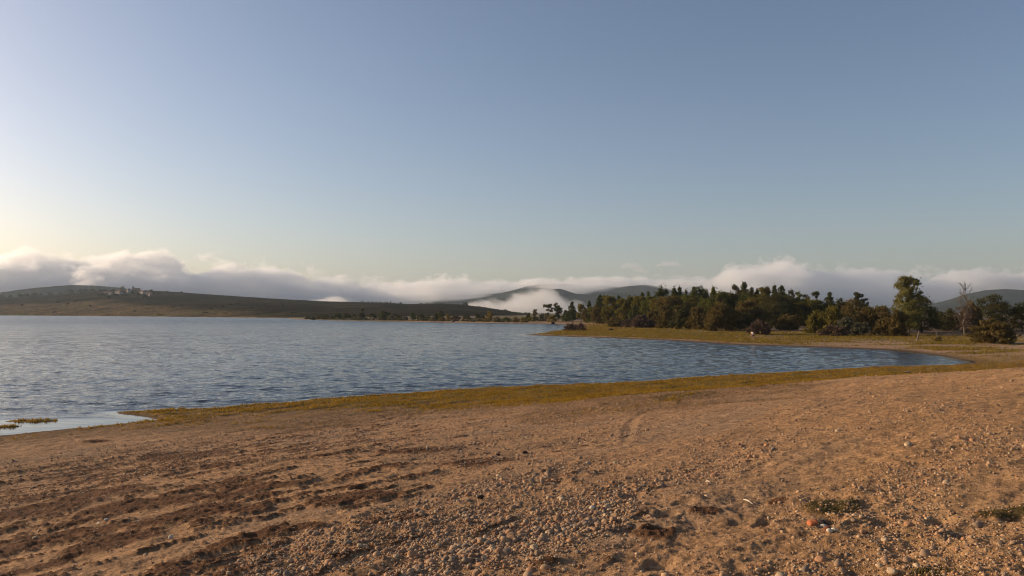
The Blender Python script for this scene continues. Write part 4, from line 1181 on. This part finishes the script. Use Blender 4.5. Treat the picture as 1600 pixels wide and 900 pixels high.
def stone_batch(idx, sub):
    v0, f0 = ico(sub); n, k = len(idx), len(v0)
    rng = srng
    sc = np.stack([rng.uniform(0.8, 1.35, n), rng.uniform(0.75, 1.1, n), rng.uniform(0.5, 0.9, n)], -1) * ss[idx][:, None]
    lump = 1 + 0.13 * rng.normal(size=(n, k))
    p = v0[None] * lump[:, :, None] * sc[:, None, :]
    th = rng.uniform(0, 6.283, n); c, s = np.cos(th)[:, None], np.sin(th)[:, None]
    tl = rng.normal(size=n)[:, None] * 0.3; ct, st = np.cos(tl), np.sin(tl)
    py_, pz_ = p[..., 1] * ct - p[..., 2] * st, p[..., 1] * st + p[..., 2] * ct
    X = p[..., 0] * c - py_ * s; Y = p[..., 0] * s + py_ * c
    sink = rng.uniform(-0.15, 0.45, n) * sc[:, 2]
    P = np.stack([X + sx[idx][:, None], Y + sy[idx][:, None], pz_ + (sz[idx] + sink)[:, None]], -1)
    col = SHADES[rng.integers(0, len(SHADES), n)] * rng.uniform(0.75, 1.2, (n, 1))
    col = np.repeat(col[:, None, :], k, 1)
    F = f0[None] + (np.arange(n) * k)[:, None, None]
    return P.reshape(-1, 3), F.reshape(-1, 3), col.reshape(-1, 3)
near_i = np.where(rest & (sr < 12))[0]; far_i = np.where(rest & (sr >= 12))[0]
A = stone_batch(near_i, 1); B = stone_batch(far_i, 0)
V = np.concatenate([A[0], B[0]]); Fc = np.concatenate([A[1], B[1] + len(A[0])]); Cc = np.concatenate([A[2], B[2]])
STONE_M = tinted_mat('river_stone', (30.0, 140.0), 0.22, 0.85, None, 0.3)
gravel = link('gravel', mesh_arrays('gravel', V, Fc, STONE_M, True, Cc)); tag(gravel, kind='stuff')

PEB_MATS = [plain_mat('stone_' + nm, tuple(c), 0.85, 0.3, 60.0, 0.3) for nm, c in zip(('tan','grey_brown','sand_pale','dark_brown','reddish_tan','cream','dark_grey'), SHADES)]
PEB_NAMES = ['tan', 'grey brown', 'pale sandy', 'dark brown', 'reddish tan', 'cream', 'dark grey']
def stone_mesh(seed, mat, sub=2, rough=0.16, flat=0.72, corners=0.0):
    v, f = ico(sub); rng = np.random.default_rng(seed)
    a = 0.0
    for k in range(5):
        q = rng.normal(size=3); q /= np.linalg.norm(q); a = a + rough * rng.normal() * np.clip(v @ q, -0.4, 0.75)
    for k in range(4):
        q = rng.normal(size=3); q /= np.linalg.norm(q)
        dd = v @ q; cut = rng.uniform(0.66, 0.9) - corners
        v = v - np.clip(dd - cut, 0, None)[:, None] * q[None]
    v = v * (1 + a)[:, None] * np.array([1.2, 0.95, flat])
    return mesh_arrays('pebble', v, f, mat, True)
protos = [[stone_mesh(1000 + 10 * k + j, PEB_MATS[k]) for j in range(4)] for k in range(len(PEB_MATS))]
for i in big:
    k = int(srng.integers(0, len(PEB_MATS))); me = protos[k][int(srng.integers(0, 4))]
    px_, py_ = project(sx[i], sy[i], sz[i])
    where = ('in the gravel at the bottom right corner' if px_ > 1300 else 'on the trampled sand at the bottom right' if px_ > 1050 else 'in the thick gravel right of the bottom centre' if px_ > 780 else
             'in the thick gravel left of the bottom centre' if px_ > 420 else 'at the lower left below the dark mats')
    o = link('pebble', me); s_ = float(ss[i])
    o.location = (sx[i], sy[i], sz[i] + 0.15 * s_); o.scale = (s_, s_, s_); o.rotation_euler = (srng.normal() * .25, srng.normal() * .25, srng.uniform(0, 6.28))
    tag(o, '%s rounded pebble %s' % (PEB_NAMES[k], where), 'pebble', 'largest pebbles of the near beach')

def lone_stone(px, py, w_px, mat, label, cat='stone', name='stone', seed=1, flat=0.75, corners=0.0, sub=2):
    x, y = pixel_on_ground(px, py); z = float(surface(np.array([x]), np.array([y]))[0][0])
    s = 0.5 * w_px / F_PX * y
    o = link(name, stone_mesh(seed, mat, sub, 0.16, flat, corners)); o.location = (x, y, z + 0.3 * s); o.scale = (s, s, s); o.rotation_euler = (0.1, 0.15, seed)
    tag(o, label, cat); return o
BRICK = plain_mat('broken_brick', (0.52, 0.17, 0.07), 0.9, 0.2, 40.0)
RUST = plain_mat('rusty_brown_stone', (0.20, 0.075, 0.035), 0.9, 0.3, 40.0)
WHITE_S = plain_mat('white_stone', (0.60, 0.52, 0.40), 0.85, 0.15, 40.0)
BLACK_S = plain_mat('blackish_stone', (0.05, 0.035, 0.03), 0.9, 0.3, 40.0)
lone_stone(1269, 823, 15, BRICK, 'orange broken brick lump among pale stones at the bottom right', 'brick', 'brick_fragment', 3, .7, .15)
lone_stone(1292, 829, 15, RUST, 'rusty brown stone right of the orange brick lump', seed=4, flat=.55)
lone_stone(1286, 814, 14, BLACK_S, 'blackish stone just above the orange brick and rusty stone', seed=5, flat=.5)
lone_stone(1288, 820, 11, WHITE_S, 'whitish stone between the blackish and the rusty stone', seed=6)
lone_stone(1295, 835, 10, WHITE_S, 'cream stone, nearer of the pale pair below the rusty stone', seed=7)
lone_stone(1303, 831, 9, WHITE_S, 'cream stone, right one of the pale pair beside the rusty stone', seed=8)
lone_stone(541, 855, 8, RUST, 'dark red round stone in the gravel left of centre', seed=9)
lone_stone(751, 785, 9, BLACK_S, 'dark square stone at the upper edge of the thick gravel', seed=10, corners=.2)
lone_stone(719, 703, 6, BLACK_S, 'small dark square stone on the sand above the oval dark mat', seed=11, corners=.2)
lone_stone(779, 714, 6, BLACK_S, 'small dark stone right above the oval dark mat', seed=12)
lone_stone(820, 709, 8, BLACK_S, 'dark stone on the sand well right of the oval dark mat', seed=13)
lone_stone(167, 816, 7, WHITE_S, 'pale stone, right one of two on the sand between left mats', seed=14)
lone_stone(155, 819, 6, WHITE_S, 'pale stone, left one of two on the sand between left mats', seed=15)
lone_stone(267, 844, 7, WHITE_S, 'single pale upright stone on the smooth sand at the left', seed=16, flat=1.1)
lone_stone(213, 818, 6, WHITE_S, 'pale stone at the tip of a dark mat on the left', seed=17)
lone_stone(54, 847, 9, PEB_MATS[1], 'flat grey stone on the sand near the left edge', seed=18, flat=.4)
lone_stone(48, 873, 7, WHITE_S, 'pale stone near the lower left corner', seed=19)
lone_stone(926, 796, 10, WHITE_S, 'pale rounded stone standing out at the top of the right gravel band', seed=20)
lone_stone(836, 857, 12, PEB_MATS[5], 'big cream stone in the gravel at the bottom centre', seed=21, flat=.9)
lone_stone(853, 891, 14, PEB_MATS[0], 'largest tan stone alone at the bottom edge of the frame', seed=22)
lone_stone(864, 506.5, 5.5, BLACK_S, 'black boulder on the pale far sand below the yellow-green bush', 'boulder', 'boulder', 23, .95)
lone_stone(708, 503.2, 5, BLACK_S, 'dark flat rock at the water edge of the far spit', 'rock', 'rock', 24, .4)
lone_stone(955, 516, 7, BLACK_S, 'low dark rock on the golden grass of the cape', 'rock', 'rock', 25, .4)
def stick(x0, y0, x1, y1, label):
    a = pixel_on_ground(x0, y0); b = pixel_on_ground(x1, y1)
    za = float(surface(np.array([a[0]]), np.array([a[1]]))[0][0]); zb = float(surface(np.array([b[0]]), np.array([b[1]]))[0][0])
    mb = MB(); m_ = ((a[0]+b[0])/2, (a[1]+b[1])/2 + .01, (za+zb)/2 + .03)
    mb.tube([(*a, za + .02), m_, (*b, zb + .02)], [.006, .008, .005], 6)
    tag(mb.build('stick', WHITE_S, None, True), label, 'stick')
stick(1162, 780, 1176, 786, 'thin white stick lying on the sand at the right')
stick(1103, 754, 1110, 757, 'short pale twig lying in the gravel right of centre')
def stone_block():
    x, y = pixel_on_ground(1415, 584); z = ground_z(x, y); k = y / F_PX
    r = empty('stone_block', (x, y, z)); tag(r, 'weathered tan stone block standing in the green shore grass', 'stone block')
    o = link('block', stone_mesh(31, PEB_MATS[2], 3, .05, 1.0, .22), r); o.scale = (5.4*k, 2.6*k, 2.6*k); o.location = (0, 0, 1.6*k)
    o2 = link('dark_end', stone_mesh(33, PEB_MATS[3], 3, .05, 1.0, .22), r); o2.scale = (2.2*k, 2.4*k, 2.9*k); o2.location = (6.6*k, .1, 1.6*k)
stone_block()

def fishing_rod():
    x, y, z = at_depth(1092, 523, 140); z = ground_z(x, y); k = y / F_PX
    r = empty('fishing_rod', (x, y, z)); tag(r, 'thin pale fishing rod propped upright on the cape meadow', 'fishing rod')
    mb = MB(); mb.tube([(0,0,-.1),(.5*k,0,8*k),(1.6*k,.05,12*k),(4.6*k,.1,15.5*k)], [.022,.018,.013,.008], 6); mb.build('blank', plain_mat('pale_rod', (0.45,0.40,0.28), .5, .1), r, True)
    mb = MB(); mb.tube([(0,0,.35),(0.02,0,.85)], [.03,.03], 8); mb.build('grip', DARK, r, True)
    mb = MB(); mb.tube([(0.02,-.05,.9),(0.09,-.05,.9)], [.045,.045], 10); mb.build('reel', DARK, r, True)
fishing_rod()

# ------------------------------------------------------------------ the person on the cape
def skin(name, pts, edges, rads, mat, parent, root=0, sub=2):
    me = bpy.data.meshes.new(name + '_skeleton'); me.from_pydata([tuple(p) for p in pts], edges, []); me.update()
    o = bpy.data.objects.new(name, me); COL.objects.link(o)
    sk = o.modifiers.new('skin', 'SKIN'); sk.use_smooth_shade = True
    for i, q in enumerate(me.skin_vertices[0].data):
        q.radius = (rads[i], rads[i]) if not isinstance(rads[i], tuple) else rads[i]; q.use_root = (i == root)
    sb = o.modifiers.new('sub', 'SUBSURF'); sb.levels = sub; sb.render_levels = sub
    dg = bpy.context.evaluated_depsgraph_get(); dg.update()
    out_me = bpy.data.meshes.new_from_object(o.evaluated_get(dg)); out_me.name = name
    bpy.data.objects.remove(o)
    for p in out_me.polygons: p.use_smooth = True
    out_me.materials.clear(); out_me.materials.append(mat)
    return link(name, out_me, parent)

def person():
    x, y = pixel_on_ground(1177, 531.5); y = max(120, min(y, 150)); x = at_depth(1177, 531, y)[0]; z = ground_z(x, y) + 0.02
    r = empty('person', (x, y, z)); r.rotation_euler.z = math.radians(20)
    tag(r, 'person in a pale pink top and dark shorts stooping forward on the cape shore', 'person')
    SKIN_M = plain_mat('skin', (0.42, 0.26, 0.18), 0.6, 0.08, 6.0); TOP = plain_mat('pale_pink_cloth', (0.74, 0.58, 0.56), 0.9, 0.1, 8.0)
    SHORT = plain_mat('dark_cloth', (0.045, 0.035, 0.04), 0.9, 0.2, 8.0); HAIR = plain_mat('dark_hair', (0.05, 0.035, 0.025), 0.7, 0.2, 20.0)
    # faces -X (to the left), stooped: pelvis, belly, chest, neck, head
    P = []; E = []; R = []
    def v(p, rad, par=None):
        P.append(p); R.append(rad)
        if par is not None: E.append((par, len(P) - 1))
        return len(P) - 1
    pel = v((0, 0, .88), .135); bel = v((-.05, 0, 1.02), .125, pel); che = v((-.15, 0, 1.22), .14, bel); upc = v((-.21, 0, 1.33), .11, che)
    nec = v((-.27, 0, 1.40), .052, upc); hd0 = v((-.31, 0, 1.47), .075, nec); hd1 = v((-.345, 0, 1.55), .088, hd0); hd2 = v((-.35, 0, 1.62), .07, hd1)
    nose = v((-.445, 0, 1.525), .014, hd1)
    for s in (-1, 1):
        v((-.33, s * .095, 1.54), .018, hd1)
        sh = v((-.20, s * .17, 1.31), .062, upc); el = v((-.27, s * .24, 1.05), .045, sh); wr = v((-.42, s * .20, .85), .030, el); pm = v((-.47, s * .19, .79), .036, wr)
        for k in range(4):
            a = v((-.50 - .004 * k, s * (.165 + .018 * k), .745 - .004 * (k == 1)), .010, pm); v((-.50, s * (.165 + .018 * k), .705 - .006 * (k in (1, 2))), .008, a)
        th = v((-.47, s * .145, .77), .011, pm); v((-.49, s * .135, .735), .009, th)
        hp = v((.0 - .01 * s, s * .10, .82), .105, pel); kn = v((-.10 * s - .05, s * .11, .48), .062, hp); an = v((-.10 * s + .05, s * .11, .09), .040, kn)
        hl = v((-.10 * s + .04, s * .11, .04), .040, an); v((-.10 * s - .14, s * .12, .03), .032, hl)
    skin('body', P, E, R, SKIN_M, r)
    P, E, R = [], [], []
    b0 = v((0, 0, .93), .16); b1 = v((-.05, 0, 1.03), .155, b0); b2 = v((-.15, 0, 1.22), .17, b1); b3 = v((-.21, 0, 1.33), .13, b2); v((-.245, 0, 1.365), .075, b3)
    for s in (-1, 1):
        q = v((-.20, s * .17, 1.31), .085, b3); v((-.25, s * .22, 1.13), .068, q)
    skin('top', P, E, R, TOP, r)
    P, E, R = [], [], []
    b0 = v((0, 0, .88), .155); v((-.015, 0, .95), .15, b0)
    for s in (-1, 1):
        q = v((-.01 * s, s * .10, .80), .122, b0); v((-.08 * s - .03, s * .11, .56), .095, q)
    skin('shorts', P, E, R, SHORT, r)
    P, E, R = [], [], []
    b0 = v((-.30, 0, 1.56), .088); b1 = v((-.33, 0, 1.62), .082, b0); v((-.27, 0, 1.50), .06, b0)
    skin('hair', P, E, R, HAIR, r)
    for s in (-1, 1):
        mb = MB(); v0, f0 = ico(1); mb.add(v0 * .010 + np.array([-.428, s * .032, 1.556]), [tuple(q) for q in f0]); mb.build('eye', DARK, r, True)
    mb = MB(); mb.box((-.428, -.022, 1.482), (-.416, .022, 1.490)); mb.build('mouth', RUST, r)
    for s in (-1, 1):
        P, E, R = [], [], []
        h0 = v((-.10 * s + .06, s * .11, .035), .05); v((-.10 * s - .15, s * .12, .03), .042, h0)
        skin('shoe', P, E, R, WHITE_S, r)
person()
